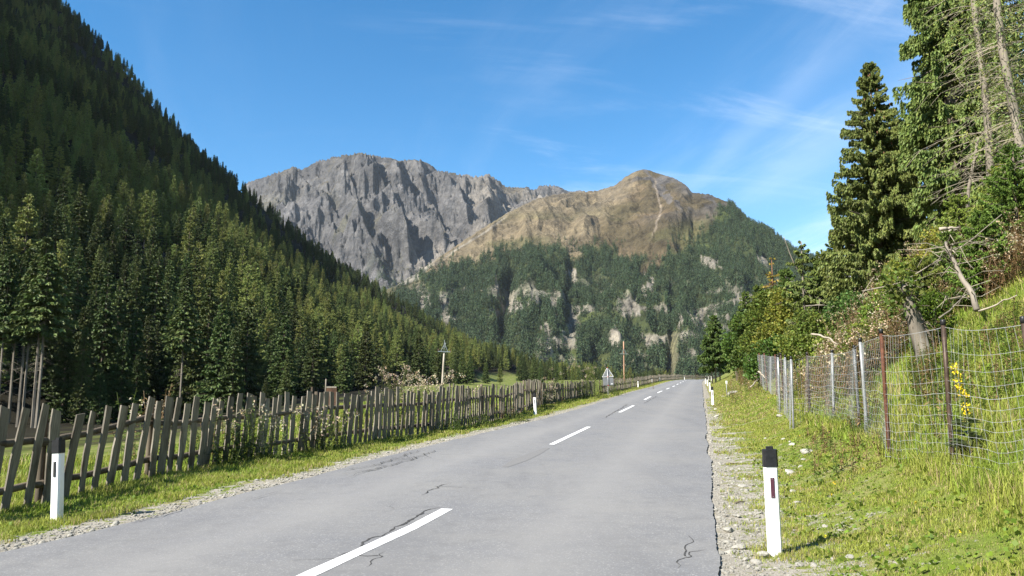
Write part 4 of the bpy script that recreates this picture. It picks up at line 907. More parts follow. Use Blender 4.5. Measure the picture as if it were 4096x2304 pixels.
# ---------------------------------------------------------------- road sign seen from behind, utility poles, small stake
def road_sign():
    p = ray_ground(609, 395.6); n, _ = road_coords([p[0]], [p[1]])
    o = thing('road_sign', p, 'triangular warning sign with a square plate below, seen from behind, by the picket fence', 'road sign', None, -math.atan2(.229, .973) * .6)
    o.rotation_euler = (0, math.radians(-2.5), o.rotation_euler[2])
    mb = MB(); mb.tube([(0, 0, -.3), (0, 0, 2.36)], .035, 10); ps = mb.obj('post', M_STEEL, o, True)
    for z in (2.34, 1.58, .86):
        mb = MB(); mb.tube([(0, 0, z - .03), (0, 0, z + .03)], .042, 10); mb.obj('red_band', M_REDBAND, ps)
    def plate(pts, y, th=.012):
        mb = MB(); k = len(pts); V = [(x, y, z) for x, z in pts] + [(x, y + th, z) for x, z in pts]
        mb.add(V, [(0, i, i + 1) for i in range(1, k - 1)] + [(k, k + i + 1, k + i) for i in range(1, k - 1)], [(i, (i + 1) % k, k + (i + 1) % k, k + i)[::-1] for i in range(k)]); return mb
    a = .46; tri = [(-a, 1.56), (a, 1.56), (a - .0 + .0, 1.60), (.03, 2.33), (-.03, 2.33), (-a, 1.60)]
    t = plate(tri, .05).obj('triangle_plate', M_PLATE, o)
    mb = MB()                                    # folded pale rim of the plate
    for P, Q in (((-a, 1.57), (a, 1.57)), ((a, 1.59), (.03, 2.32)), ((-a, 1.59), (-.03, 2.32))): mb.tube([(P[0], .045, P[1]), (Q[0], .045, Q[1])], .016, 5)
    mb.obj('rim', M_POST, t)
    mb = MB(); mb.box((.24, .046, 1.70), (.14, .006, .03)); mb.obj('sticker', plain('yellow sticker', (.6, .5, .03)), t)
    sq = [(-.42, .86), (.42, .86), (.44, .88), (.44, 1.48), (.42, 1.5), (-.42, 1.5), (-.44, 1.48), (-.44, .88)]
    q = plate(sq, .05).obj('square_plate', M_PLATE, o); mb = MB(); mb.box((.30, .046, .97), (.15, .006, .045)); mb.obj('sticker', M_POST, q)
    for z in (2.0, 1.66, 1.36, .98):
        mb = MB(); mb.box((0, .028, z), (.16, .045, .035)); mb.obj('clamp', M_STEEL, o)
    mb = MB(); mb.tube([(-.10, .02, -.1), (-.07, .02, .8)], .03, 8); mb.obj('brace', M_GREYPIPE, o)
    mb = MB(); r = np.random.default_rng(4); mb.box((.02, 0, .03), (.5, .42, .14), taper=.6); mb.obj('concrete_foot', M_ROCK, o)
road_sign()
def utility_pole(u, y, vtop, arm_v, arm_w, wood, label, lean, wires):
    p = at(u, 390, y); p[2] = gz(p[0], p[1]); top = at(u, vtop, y); ht = top[2] - p[2]; o = thing('utility_pole', p, label, 'utility pole', 'wooden utility poles behind the fence')
    o.rotation_euler = (0, lean, .12); za = at(u, arm_v, y)[2] - p[2]
    mb = MB(); z = np.linspace(-.5, ht - (1.5 if wires else .1), 6); mb.tube(np.stack([0 * z, 0 * z, z], -1), np.linspace(.19, .12, 6), 10); mb.obj('pole', wood, o, True)
    h = arm_w / 2; mb = MB(); mb.box((0, -.16, za), (2 * h, .09, .10)); mb.obj('crossarm', M_GALV, o)
    for sgn in (-1, 1):
        mb = MB(); mb.tube([(sgn * h * .55, -.17, za), (sgn * .04, -.17, za + h * 1.15)], .04, 5); mb.obj('brace', M_GALV, o)
        mb = MB(); z = np.linspace(0, .32, 7); mb.tube(np.stack([0 * z + sgn * (h - .05), 0 * z - .16, za + .05 + z], -1), [.02, .06, .045, .065, .045, .06, .02], 8); mb.obj('insulator', plain('brown insulator', (.12, .04, .03), .3), o)
    mb = MB(); z = np.linspace(0, .32, 7); mb.tube(np.stack([0 * z + .1, 0 * z, ht - .6 + z], -1), [.02, .06, .045, .065, .045, .06, .02], 8); mb.obj('insulator', M_GALV, o)
    mb = MB(); mb.tube([(-.03, 0, ht - 1.7), (-.03, 0, ht + .1)], .045, 6); mb.tube([(.1, 0, ht - 1.4), (.1, 0, ht - .5)], .03, 5); mb.obj('top_bracket', M_GALV, o)
utility_pole(441.5, 112, 340.5, 351.6, 1.75, M_POLEWOOD, 'pale utility pole with steel crossarm against the dark forest', .045, True)
utility_pole(624.5, 176, 341, 354, 1.8, M_POLERED, 'reddish utility pole with small crossarm against the wooded mountain', .0, False)
def stake():
    p = ray_ground(727, 397.5); o = thing('marker_stake', p, 'thin grey metal marker stake with white top on the right verge', 'stake')
    mb = MB(); mb.tube([(0, 0, -.2), (0, 0, 1.1)], .028, 8); mb.obj('stem', M_GREYPIPE, o, True)
    mb = MB(); mb.box((0, 0, 1.05), (.12, .03, .2)); mb.obj('top_plate', M_POST, o)
stake()
def sheet():
    p = at(331, 395, 27.0); p[2] = gz(p[0], p[1]); o = thing('rusty_sheet', p, 'rust brown metal sheet propped up behind the picket fence', 'sheet')
    mb = MB(); mb.box((0, 0, 1.25), (.38, .05, .62)); mb.obj('panel', M_RUST, o); mb = MB(); mb.box((0, -.002, 1.585), (.36, .06, .05)); mb.obj('top_batten', M_PICKET, o)
    for sx in (-.15, .15):
        mb = MB(); mb.tube([(sx, .06, -.2), (sx, .06, 1.5)], .03, 6); mb.obj('leg', M_RAIL, o)
    q = at(326, 395, 26.6); q[2] = gz(q[0], q[1]); mb = MB(); z = np.linspace(-.2, 1.85, 6); mb.tube(np.stack([.02 * np.sin(z * 3), 0 * z, z], -1), np.linspace(.03, .022, 6), 7)
    tag(mb.obj('wooden_stake', M_PALEBARK, None, True, q), 'pale thin stake sticking up beside the rusty sheet', 'stake')
sheet()

# ---------------------------------------------------------------- wire mesh fences on the right bank
def base_top(ub, vb, ut, vt, y):
    b = at(ub, vb, y); b[2] = gz(b[0], b[1]); t = at(ut, vt, y + (.05)); return b, t
def wire_fence(posts, label, seed, hor, vstep, tail=None, wire_r=.0021):
    """posts: (base u,v, top u,v, distance, material, radius, cap?)"""
    r = np.random.default_rng(seed); BT = [base_top(*p[:5]) for p in posts]; o0 = BT[0][0].copy()
    root = thing('wire_fence', o0, label, 'fence', 'wire mesh fences on the right bank')
    for (b, t), p in zip(BT, posts):
        d = (t - b) / np.linalg.norm(t - b); mb = MB(); z = np.linspace(0, 1, 4)[:, None]; mb.tube(b - d * .3 + (t - b + d * .3) * z - o0, p[6], 10); ps = mb.obj('post', p[5], root, True)
        if p[7]:
            mb = MB(); mb.tube([t - d * .055 - o0, t + d * .012 - o0, t + d * .018 - o0], [p[6] * 1.14, p[6] * 1.16, p[6] * .9], 10); mb.obj('cap', M_BLACK, ps, True)
    mb = MB()
    for (b0, t0), (b1, t1) in zip(BT[:-1], BT[1:]):
        L = np.linalg.norm(b1 - b0); n = max(2, int(L / vstep)); f = np.linspace(0, 1, n + 1)
        nn = np.array([-(b1 - b0)[1], (b1 - b0)[0], 0]); nn /= np.linalg.norm(nn) + 1e-9; nn = nn * (-1 if nn[0] > 0 else 1)
        B = b0 + (b1 - b0) * f[:, None]; Tt = t0 + (t1 - t0) * f[:, None]
        gB = ground(B[:, 0], B[:, 1]); B[:, 2] = np.maximum(gB + .03, B[:, 2] * .0 + gB + .03)
        sag = np.sin(f * np.pi) * .05
        def pt(i, h):
            q = B[i] * (1 - h) + Tt[i] * h * 1.0; q = q + nn * (.045 + .05 * math.sin(f[i] * 6.3 + seed + h * 2)); q = q + np.array([0, 0, -sag[i] * h]); return q
        for h in hor: mb.tube(np.array([pt(i, h * .955) for i in range(n + 1)]) - o0, wire_r * (1.5 if h in (hor[0], hor[-1], hor[len(hor) // 2 + 1]) else 1.), 3, cap=False)
        for i in range(n + 1):
            Q = np.array([pt(i, h * .955) for h in hor]); tz = r.normal(0, .012, len(hor)); Q = Q + ((B[min(i + 1, n)] - B[max(i - 1, 0)]) / (np.linalg.norm(B[min(i + 1, n)] - B[max(i - 1, 0)]) + 1e-9))[None] * tz[:, None]
            mb.tube(Q - o0, wire_r * .85, 3, cap=False)
            for q in Q: mb.box(q - o0, (.008, .008, .008))
    mb.obj('wire_mesh', M_WIRE, root)
HOR = [0, .07, .14, .21, .28, .35, .43, .51, .60, .70, .82, 1.0]
NEARF = [(1046, 490, 1023, 318, 8.2, M_BROWNPIPE, .029, 1), (953, 463, 943, 321, 10.1, M_BROWNPIPE, .03, 1), (889, 448, 881, 330, 12.4, M_RUSTPIPE, .029, 1), (867, 427, 860, 339, 15.6, M_GREYPIPE, .03, 1), (860, 432, 854, 346, 16.3, M_GREYPIPE, .03, 1)]
wire_fence([(1140, 560, 1105, 312, 6.4, M_BROWNPIPE, .029, 1)] + NEARF, 'nearest wire mesh fence on brown and rusty pipe posts with black caps', 3, HOR, .15)
wire_fence([NEARF[-1], (834, 421, 832, 350.5, 19.6, M_GREYPIPE, .032, 1), (810, 413.5, 807, 353, 22.6, M_BROWNPIPE, .032, 1), (793, 416, 791, 357, 21.8, M_GREYPIPE, .03, 1), (787, 404, 785, 355.5, 26, M_GREYPIPE, .03, 1), (779.5, 402, 778, 355.5, 28, M_STEEL, .034, 1)],
           'middle wire mesh fence on grey posts below the dry brown weeds', 8, HOR, .16, wire_r=.003)
wire_fence([(784, 398, 780.5, 353.5, 31, M_BROWNPIPE, .034, 1), (777, 390, 775, 354.5, 36, M_RUSTPIPE, .034, 0), (767.5, 385, 764, 353, 43, M_RUSTPIPE, .036, 0), (761.5, 380.5, 759, 353, 49, M_RUSTPIPE, .036, 0), (757.5, 374, 756, 355, 58, M_RUSTPIPE, .036, 0), (752, 373.5, 752, 360, 78, M_RUSTPIPE, .036, 0), (738, 374, 738, 364.5, 100, M_RUSTPIPE, .036, 0)],
           'far wire mesh fence on thin rusty posts below the leafy trees', 12, [0, .12, .25, .4, .55, .7, .85, 1.], .22, wire_r=.0045)

# ---------------------------------------------------------------- trees on the right bank
def tree_at(name, c, t, mats, p, label, group=None, rz=0., scale=1.):
    o = thing(name, p, label, 'tree', group, rz); o.scale = (scale,) * 3
    c.obj('crown', mats[0], o); t.obj('trunk', mats[1], o, True); return o
def right_trees():
    G = 'spruces on the right bank'
    def gp(u, y, v=340): p = at(u, v, y); p[2] = gz(p[0], p[1]) - .15; return p
    def topz(u, v, y): return at(u, v, y)[2]
    # tall narrow spruce left of the group
    p = gp(886, 42); H = topz(886, 60, 42) - p[2]
    c, t = spruce_parts(101, H, 3.3, .03, 600, 460, .165, .30, .25, .78, (1, 1, 1), 1.3, .14, 6, tier=0., narrow=1.1, hang=.55)
    o = tree_at('spruce_tree', c, t, (M_RSPRUCE, M_BARK), p, 'tall pointed spruce on the right bank standing out against the sky', G)
    r = np.random.default_rng(8); mb = MB()       # ripe cones near the top
    for i in range(60):
        z = H * r.uniform(.55, .97); rr = 3.4 * (1 - z / H) ** .8 * r.uniform(.6, 1.02) + .1; a = r.uniform(0, 6.28); q = np.array([rr * math.cos(a), rr * math.sin(a), z])
        mb.tube([q, q - [0, 0, .06], q - [0, 0, .13]], [.02, .035, .012], 5)
    mb.obj('cones', plain('spruce cones', (.20, .10, .05), .8), o)
    # broad mossy spruces behind and to the right, tops out of the picture
    for (u, y, H, R, bare, sd_, nb, ns, lab, tint) in [(970, 38, 31, 2.05, .06, 102, 330, 190, 'broad drooping spruce right of the pointed one, its top out of frame', (.92, 1.0, .95)), (992, 47, 34, 3.2, .10, 103, 280, 110, 'tall dark spruce behind the bare dead trunks', (.8, .85, .85)), (1022, 53, 36, 4.0, .08, 104, 260, 100, 'dark spruce at the right edge behind the dead trunks', (.7, .75, .75)), (905, 56, 12, 3.2, .03, 105, 200, 110, 'spruce filling the gap behind the pointed one', (.85, .9, .85))]:
        c, t = spruce_parts(sd_, H, R, bare, int(nb * 1.9), int(ns * 2.2), .19, .45, .25, .5, tint, 1.6, .18, 6, tier=0., narrow=1., hang=.8)
        tree_at('spruce_tree', c, t, (M_RSPRUCE, M_BARK), gp(u, y), lab, G)
    # bare grey trunks with dead limbs
    GB = 'bare dead trunks at the upper right'
    for (ub, ut, y, rad, sd_, lab) in [(996, 972, 30, .17, 5, 'bare grey spruce trunk with dead limbs, left of the two pale trunks'), (1032, 992, 28, .20, 6, 'paler bare spruce trunk leaning left at the right picture edge'), (966, 960, 31, .09, 7, 'thin short dead trunk below the drooping spruce'), (1052, 1022, 33, .2, 9, 'bare trunk cut by the top right corner')]:
        p = gp(ub, y, 230); q = at(ut, -30, y); r = np.random.default_rng(sd_); H = q[2] - p[2] if sd_ != 7 else at(960, 150, y)[2] - p[2]
        dx = (q[0] - p[0]); z = np.linspace(0, 1, 9); tk = MB(); P = np.stack([dx * z + .12 * np.sin(z * 7 + sd_), .1 * np.sin(z * 5), H * z * 1.1], -1)
        o = thing('bare_trunk', p, lab, 'dead tree', GB); tk.tube(P, rad * (1 - .45 * z), 9); tk.obj('trunk', M_PALEBARK, o, True)
        br = MB(); dead_branches(br, r, H * 1.3, H * .25, H * 1.08, 95 if sd_ != 7 else 40, 2.6 if sd_ != 7 else 1.2, 5, .05, .02, .3)
        V = br.V; zz = [v[:, 2] / (H * 1.1) for v in V]
        br.V = [v + np.stack([np.interp(v[:, 2], P[:, 2], P[:, 0]), np.interp(v[:, 2], P[:, 2], P[:, 1]), 0 * v[:, 2]], -1) for v in V]
        br.obj('dead_limbs', M_DEADTWIG, o)
        if sd_ != 7:
            li = MB(); n = 900; zz = r.uniform(.3, 1.05, n) * H; aa = r.uniform(0, 6.28, n); rr = r.uniform(.3, 2.2, n) * (1 - .3 * zz / H)
            leaf_cloud(li, r, np.stack([np.interp(zz, P[:, 2], P[:, 0]) + rr * np.cos(aa), rr * np.sin(aa), zz], -1), np.full((n, 3), .12), 3200, .13, (1.5, 1.45, 1.7), .25, 6); li.obj('lichen', M_RSPRUCE, o)
    # slim half-bare spruce with a forked top, small spruces further along
    p = gp(806, 46); H = topz(806, 238, 46) - p[2]
    c, t = spruce_parts(111, H, 1.5, .22, 70, 90, .28, .15, .2, .6, (.9, .95, .9), .7, .45, 6); r = np.random.default_rng(3)
    dead_branches(t, r, H, .5, H * .6, 26, 1.9, 4, -.05, .018, .3); z = np.linspace(0, 1, 6); t.tube(np.stack([-.1 - .9 * z ** .7, 0 * z, H * .70 + H * .31 * z], -1), .03 * (1 - .7 * z) + .01, 5)
    dead = MB()
    tree_at('spruce_tree', c, t, (M_RSPRUCE, M_PALEBARK), p, 'slim half bare young spruce with forked top and pale trunk', G)
    for (u, v, y, R, sd_, lab, tint, gap) in [(715.5, 315, 122, 2.5, 112, 'dark conifer with two pale trunks standing at the road bend', (.62, .7, .6), .05), (824, 262, 50, 2.3, 113, 'mid sized spruce between the slim one and the tall pointed one', (.9, .95, .8), .05), (843, 240, 47, 2.2, 114, 'spruce whose low limbs reach left of the pointed spruce', (.95, 1, .85), .05), (762, 284, 74, 2.2, 115, 'small dark spruce above the leafy roadside trees', (.7, .8, .65), .1), (790, 268, 60, 2.0, 116, 'young green spruce left of the slim half bare one', (.85, .95, .75), .1), (748, 291, 84, 2.0, 117, 'small spruce farthest along the right bank', (.75, .85, .65), .1)]:
        p = gp(u, y, 370); H = topz(u, v, y) - p[2]; c, t = spruce_parts(sd_, H, R, .05 if sd_ != 112 else .22, 220, 150, .2 if y < 100 else .36, .25, .2, .62, tint, .9, gap, 5, tier=0., hang=.35)
        if sd_ == 112:
            for dx in (-.55, .65): z = np.linspace(0, 1, 4); t.tube(np.stack([dx + 0 * z, 0 * z, H * .5 * z], -1), .11, 6)
        tree_at('spruce_tree', c, t, (M_RSPRUCE, M_PALEBARK if sd_ == 112 else M_BARK), p, lab, G)
    for (u, v, y, R, sd_, lab) in [(776, 256, 62, 1.5, 121, 'thin rust brown dying spruce among the green ones')]:
        p = gp(u, y, 360); H = topz(u, v, y) - p[2]; c, t = spruce_parts(sd_, H, R, .1, 60, 30, .26, .2, .2, .6, (1.9, 1.05, .8), .6, .5, 5); dead_branches(t, np.random.default_rng(4), H, .5, H * .8, 30, 1.5, 3)
        tree_at('spruce_tree', c, t, (M_RSPRUCE, plain('reddish twig bark', (.22, .11, .06), .9)), p, lab, G)
    # young spruces above the grass slope
    for (u, v, y, H, R, sd_, lab, tint) in [(985, 262, 21.5, 2.6, 1.05, 131, 'bushy dark young spruce left of the dry brown stalks', (.7, .95, .6)), (1020, 225, 23, 3.2, 1.3, 132, 'bushy young spruce at the right picture edge', (.75, .95, .62)), (952, 272, 25, 2.2, 1.0, 133, 'low young spruce behind the leaning dead pole', (.95, 1.05, .8)), (962, 240, 28, 3.0, 1.2, 134, 'yellowish young spruce below the bare trunks', (1.25, 1.2, .8)), (925, 300, 24, 2.2, 1.2, 135, 'drooping young spruce behind the gnarled stump', (1.1, 1.1, .8)), (1000, 212, 26, 2.8, 1.1, 136, 'young spruce straight below the two pale trunks', (1.3, 1.2, .9))]:
        p = gp(u, y, v + 20); c, t = spruce_parts(sd_, H, R, .02, 170, 170, .105, .05, .3, .6, tint, .5, .08, 5, tier=0., narrow=.8, hang=.12)
        tree_at('young_spruce', c, t, (M_RSPRUCE, M_BARK), p, lab, 'young spruces on the right bank')
    # leafy trees and bushes by the road
    for i, (u, v, y, H, w, n, sz, col, lab) in enumerate([(752, 352, 66, 6.2, 2.2, 5200, .26, (.62, .80, .7), 'leafy green tree closest to the dark conifer at the bend'), (768, 340, 58, 6.0, 2.2, 5200, .24, (.8, .95, .75), 'leafy green tree in the middle of the roadside row'), (737, 366, 82, 5.0, 2.0, 4000, .28, (.55, .78, .7), 'low leafy tree beside the conifer trunks'), (785, 345, 52, 5.0, 2.0, 4200, .22, (1.05, 1.0, .75), 'yellowish leafy tree above the steel fence post'), (771, 372, 50, 2.6, 1.7, 2600, .2, (.55, .75, .6), 'dark leafy shrub over the rusty fence posts'), (799, 352, 40, 2.5, 1.5, 2600, .17, (.9, 1.0, .7), 'leafy shrub behind the grey fence posts'), (760, 315, 70, 5, 2.2, 3600, .26, (1.0, 1.0, .7), 'yellow green leafy crown above the roadside row'),
                                                        (815, 318, 36, 2.6, 1.4, 2600, .16, (.8, 1.0, .75), 'green shrub under the slim half bare spruce'), (843, 275, 32, 2.6, 1.3, 2600, .15, (.62, .85, .85), 'bluish green willow shrub among the fluffy weeds'), (880, 290, 27, 2.0, 1.1, 2000, .13, (.9, 1.05, .7), 'green shrub left of the gnarled stump'), (935, 318, 20, 1.5, .8, 1500, .10, (.6, .95, .5), 'small dark shrub right of the gnarled stump'), (868, 318, 24, 1.5, 1.0, 1600, .11, (.85, 1, .7), 'green shrub behind the black capped grey post'), (905, 255, 29, 2.2, 1.3, 2000, .14, (1.2, 1.15, .75), 'olive shrub below the broad drooping spruce'), (944, 222, 31, 2.4, 1.3, 2000, .14, (1.2, 1.1, .75), 'olive shrub beside the thin short dead trunk'), (1012, 180, 33, 2.6, 1.5, 2200, .15, (1.3, 1.15, .75), 'olive shrub at the right edge under the dead limbs'), (825, 330, 30, 1.6, 1.1, 1700, .13, (.95, 1.05, .75), 'green shrub below the curved white stick')]):
        r = np.random.default_rng(700 + i); p = gp(u, y, v); o = thing('leafy_tree' if H > 4 else 'shrub', p, lab, 'tree' if H > 4 else 'shrub', 'leafy trees by the road' if H > 4 else 'green shrubs on the right bank')
        k = 16; a = r.uniform(0, 6.28, k); rr = w * np.sqrt(r.uniform(0, 1, k)) * .8; zc = H * r.uniform(.15 if H < 4 else .28, .92, k); rr *= np.sqrt(np.clip(1.15 - zc / H, .1, 1))
        cs = np.stack([rr * np.cos(a), rr * np.sin(a), zc], -1); rd = np.stack([np.full(k, w * .42) * r.uniform(.7, 1.2, k)] * 2 + [w * .34 * r.uniform(.7, 1.2, k)], -1)
        mb = MB(); leaf_cloud(mb, r, cs, rd, int(n * 2.2), sz * .62, col, .4); mb.obj('crown', M_LEAF, o)
        mb = MB()
        for q in cs[::2]: t_ = np.linspace(0, 1, 5)[:, None]; mb.tube(np.array([0, 0, -.2]) * (1 - t_) + q * t_ + np.array([0, 0, .3]) * np.sin(t_ * 3.14), np.linspace(.018 * H, .01, 5), 5)
        mb.obj('stem', M_BARK, o)
right_trees()

# ---------------------------------------------------------------- dead wood on the bank
def dead_wood():
    r = np.random.default_rng(55)
    p = ray_ground(925, 362); p[2] -= .1; o = thing('gnarled_stump', p, 'gnarled leaning dead stump with pale split wood at its foot behind the wire fence', 'stump')
    P = np.array([at(u, v, p[1] + .3 * i * 0) for i, (u, v) in enumerate([(925, 366), (921, 345), (916, 325), (911, 305), (906, 290), (901, 281)])]) - p
    mb = MB(); mb.tube(P, [.20, .175, .15, .14, .12, .06], 12)
    V = mb.V[0]; V += (np.stack([vn(V[:, 2] * 5, V[:, 0] * 9, 3), vn(V[:, 2] * 6, V[:, 0] * 8, 4), 0 * V[:, 0]], -1) - .5) * .12; mb.obj('trunk', M_PALEBARK, o, True)
    mb = MB(); mb.tube([P[0] + [.10, -.06, -.1], P[0] + [.06, -.13, .16], P[0] + [.0, -.16, .42]], [.20, .14, .03], 8); V = mb.V[0]; V += (np.stack([vn(V[:, 2] * 9, V[:, 0] * 14, 3), vn(V[:, 2] * 9, V[:, 0] * 9, 4), vn(V[:, 2] * 9, V[:, 0] * 9, 5)], -1) - .5) * .12; mb.obj('split_foot', M_BLEACHED, o)
    mb = MB(); mb.tube([P[0] + [.32, .05, .0], P[1] + [.28, 0, 0], P[2] + [.14, 0, .1], P[3] + [.06, 0, .1]], [.07, .06, .055, .05], 7)
    for i in range(34):
        k = r.uniform(.8, 4.6); b = np.array([np.interp(k, range(6), P[:, j]) for j in range(3)]); a = r.uniform(0, 6.28); l = r.uniform(.15, .5)
        mb.tube([b, b + [math.cos(a) * l * .6, math.sin(a) * l * .6, r.uniform(-.05, .2)], b + [math.cos(a) * l, math.sin(a) * l, r.uniform(-.15, .15)]], [.016, .011, .005], 4)
    mb.obj('dead_limbs', M_BARK, o)
    mb = MB(); leaf_cloud(mb, r, [P[5] + [-.1, 0, .1], P[4], P[3] + [-.2, 0, 0]], [(.45, .45, .3), (.4, .4, .3), (.35, .35, .3)], 500, .09, (.55, .65, .5)); mb.obj('sprouts', M_LEAF, o)
    def pole(pts, y, rad, label, m=M_PALEBARK, name='dead_branch', twigs=0, lift=0):
        P = np.array([at(u, v, yy) for (u, v), yy in zip(pts, y)]); o = thing(name, P[0], label, 'dead wood'); mb = MB(); d = np.linspace(0, 1, len(P)); q = np.linspace(0, 1, 12)
        Q = np.stack([np.interp(q, d, P[:, k]) for k in range(3)], -1) - P[0]; Q += (np.stack([vn(q * 5, q * 0, 1), vn(q * 5, q * 0, 2), vn(q * 5, q * 0, 3)], -1) - .5) * .08
        mb.tube(Q, np.linspace(rad, rad * .45, 12), 7); tw = MB()
        for i in range(twigs):
            b = Q[r.integers(2, 11)]; a = r.uniform(0, 6.28); l = r.uniform(.3, 1.1); tw.tube([b, b + [math.cos(a) * l * .5, math.sin(a) * l * .5, r.uniform(-.1, .25)], b + [math.cos(a) * l, math.sin(a) * l, r.uniform(-.4, .3)]], [.014, .01, .004], 3)
        mb.obj('stem', m, o, True)
        if twigs: tw.obj('twigs', M_DEADTWIG, o)
    pole([(978, 310), (965, 283), (950, 256), (944, 243)], [17.5, 18, 18.5, 19], .07, 'leaning grey dead pole above the grass slope', twigs=26)
    pole([(863, 291), (898, 284), (935, 262), (965, 245), (1000, 215)], [20, 19.5, 19, 18.5, 18], .02, 'long thin pale fallen branch arching across the right bank', M_PALEBARK, twigs=8)
    pole([(812, 334), (822, 336), (831, 340), (837, 345)], [25, 24.6, 24.2, 24], .035, 'short curved white stick lying above the grey fence posts', M_BLEACHED)
    pole([(940, 229), (958, 228)], [26, 26], .07, 'pale sawn log end showing among the shrubs', M_BLEACHED, 'cut_log')
    pole([(942, 233), (956, 230)], [25.6, 25.8], .05, 'smaller sawn log just below the other log end', M_BLEACHED, 'cut_log')
    pole([(980, 311), (1000, 303), (1015, 296)], [16, 15.6, 15.2], .022, 'straight pale stick lying on the top of the grass slope', M_BLEACHED)
    pole([(806, 306), (826, 305), (842, 310), (860, 316)], [33, 33, 32, 31], .03, 'thin dead branch hanging across the fluffy weeds', twigs=10)
    pole([(940, 318), (960, 300), (978, 288)], [18, 18.4, 19], .02, 'thin dead twig below the leaning grey pole', twigs=10)
    pole([(758.5, 371.5), (766, 379)], [44, 43.5], .05, 'pale stick leaning against the rusty fence posts', M_BLEACHED)
    pole([(751, 387), (755, 382), (757, 381)], [42, 43, 43.5], .045, 'short forked grey stick on the bank below the rusty posts', M_BLEACHED)
    # brush pile at the foot of the stump
    mb = MB(); c = ray_ground(905, 352)
    for i in range(140):
        b = c + [r.normal(0, 1.0), r.normal(0, .7), 0]; b[2] = gz(b[0], b[1]) + r.uniform(.02, .5); a = r.uniform(-.6, .6) + (3.14 if r.uniform() < .5 else 0); l = r.uniform(.4, 1.2)
        mb.tube([b - c, b - c + [math.cos(a) * l * .5, math.sin(a) * l * .4, r.uniform(-.05, .12)], b - c + [math.cos(a) * l, math.sin(a) * l * .8, r.uniform(-.25, .2)]], [.009, .008, .004], 3)
    tag(mb.obj('brush_pile', M_DEADTWIG, None, loc=c), 'pile of grey dead twigs at the foot of the gnarled stump', 'brush pile', kind='stuff')
dead_wood()

# ---------------------------------------------------------------- weeds with seed fluff, undergrowth
def weed(mb, r, p, H, kind, lean=.15):
    """kind: 0 dry brown stalk with pale seed fluff, 1 green leafy stalk, 2 dry brown leafy, 3 green stalk with fluff"""
    t = np.linspace(0, 1, 5); d = r.normal(0, lean, 2); P = p + np.stack([d[0] * H * t ** 1.5, d[1] * H * t ** 1.5, H * t], -1)
    sc = {0: (.30, .19, .11), 1: (.10, .14, .03), 2: (.26, .17, .09), 3: (.13, .15, .04)}[kind]
    mb.tube(P, np.linspace(.008, .003, 5) * (1 + H * .3), 3, sc, cap=False)
    n = int(16 * H) + 6; z = r.uniform(.12, .95, n); b = np.stack([np.interp(z, t, P[:, k]) for k in range(3)], -1); a = r.uniform(0, 6.28, n); l = .15 * H ** .3 * r.uniform(.6, 1.3, n) * (1.1 - .5 * z)
    dr = np.stack([np.cos(a), np.sin(a), r.uniform(-.5, .7, n)], -1); s = np.stack([-np.sin(a), np.cos(a), 0 * a], -1)
    V = np.stack([b, b + dr * (l * .5)[:, None] + s * (l * .16)[:, None], b + dr * l[:, None] - [0, 0, .02], b + dr * (l * .5)[:, None] - s * (l * .16)[:, None]], 1).reshape(-1, 3)
    lc = {0: (.27, .17, .09), 1: (.13, .18, .04), 2: (.25, .165, .08), 3: (.14, .17, .05)}[kind]
    C = np.repeat(np.asarray(lc) * r.uniform(.6, 1.4, n)[:, None], 4, 0); q = np.arange(n)[:, None] * 4; mb.add(V, np.concatenate([q + [[0, 1, 2]], q + [[0, 2, 3]]]), None, C)
    if kind in (0, 3):
        leaf_cloud(mb, r, P[4] + r.normal(0, 1, (7, 3)) * [.10, .10, .09] + [0, 0, -.06], np.full((7, 3), .045), 34 if kind == 3 else 15, .042, (.44, .37, .27) if kind == 0 else (.48, .42, .33), .35, 1.5)
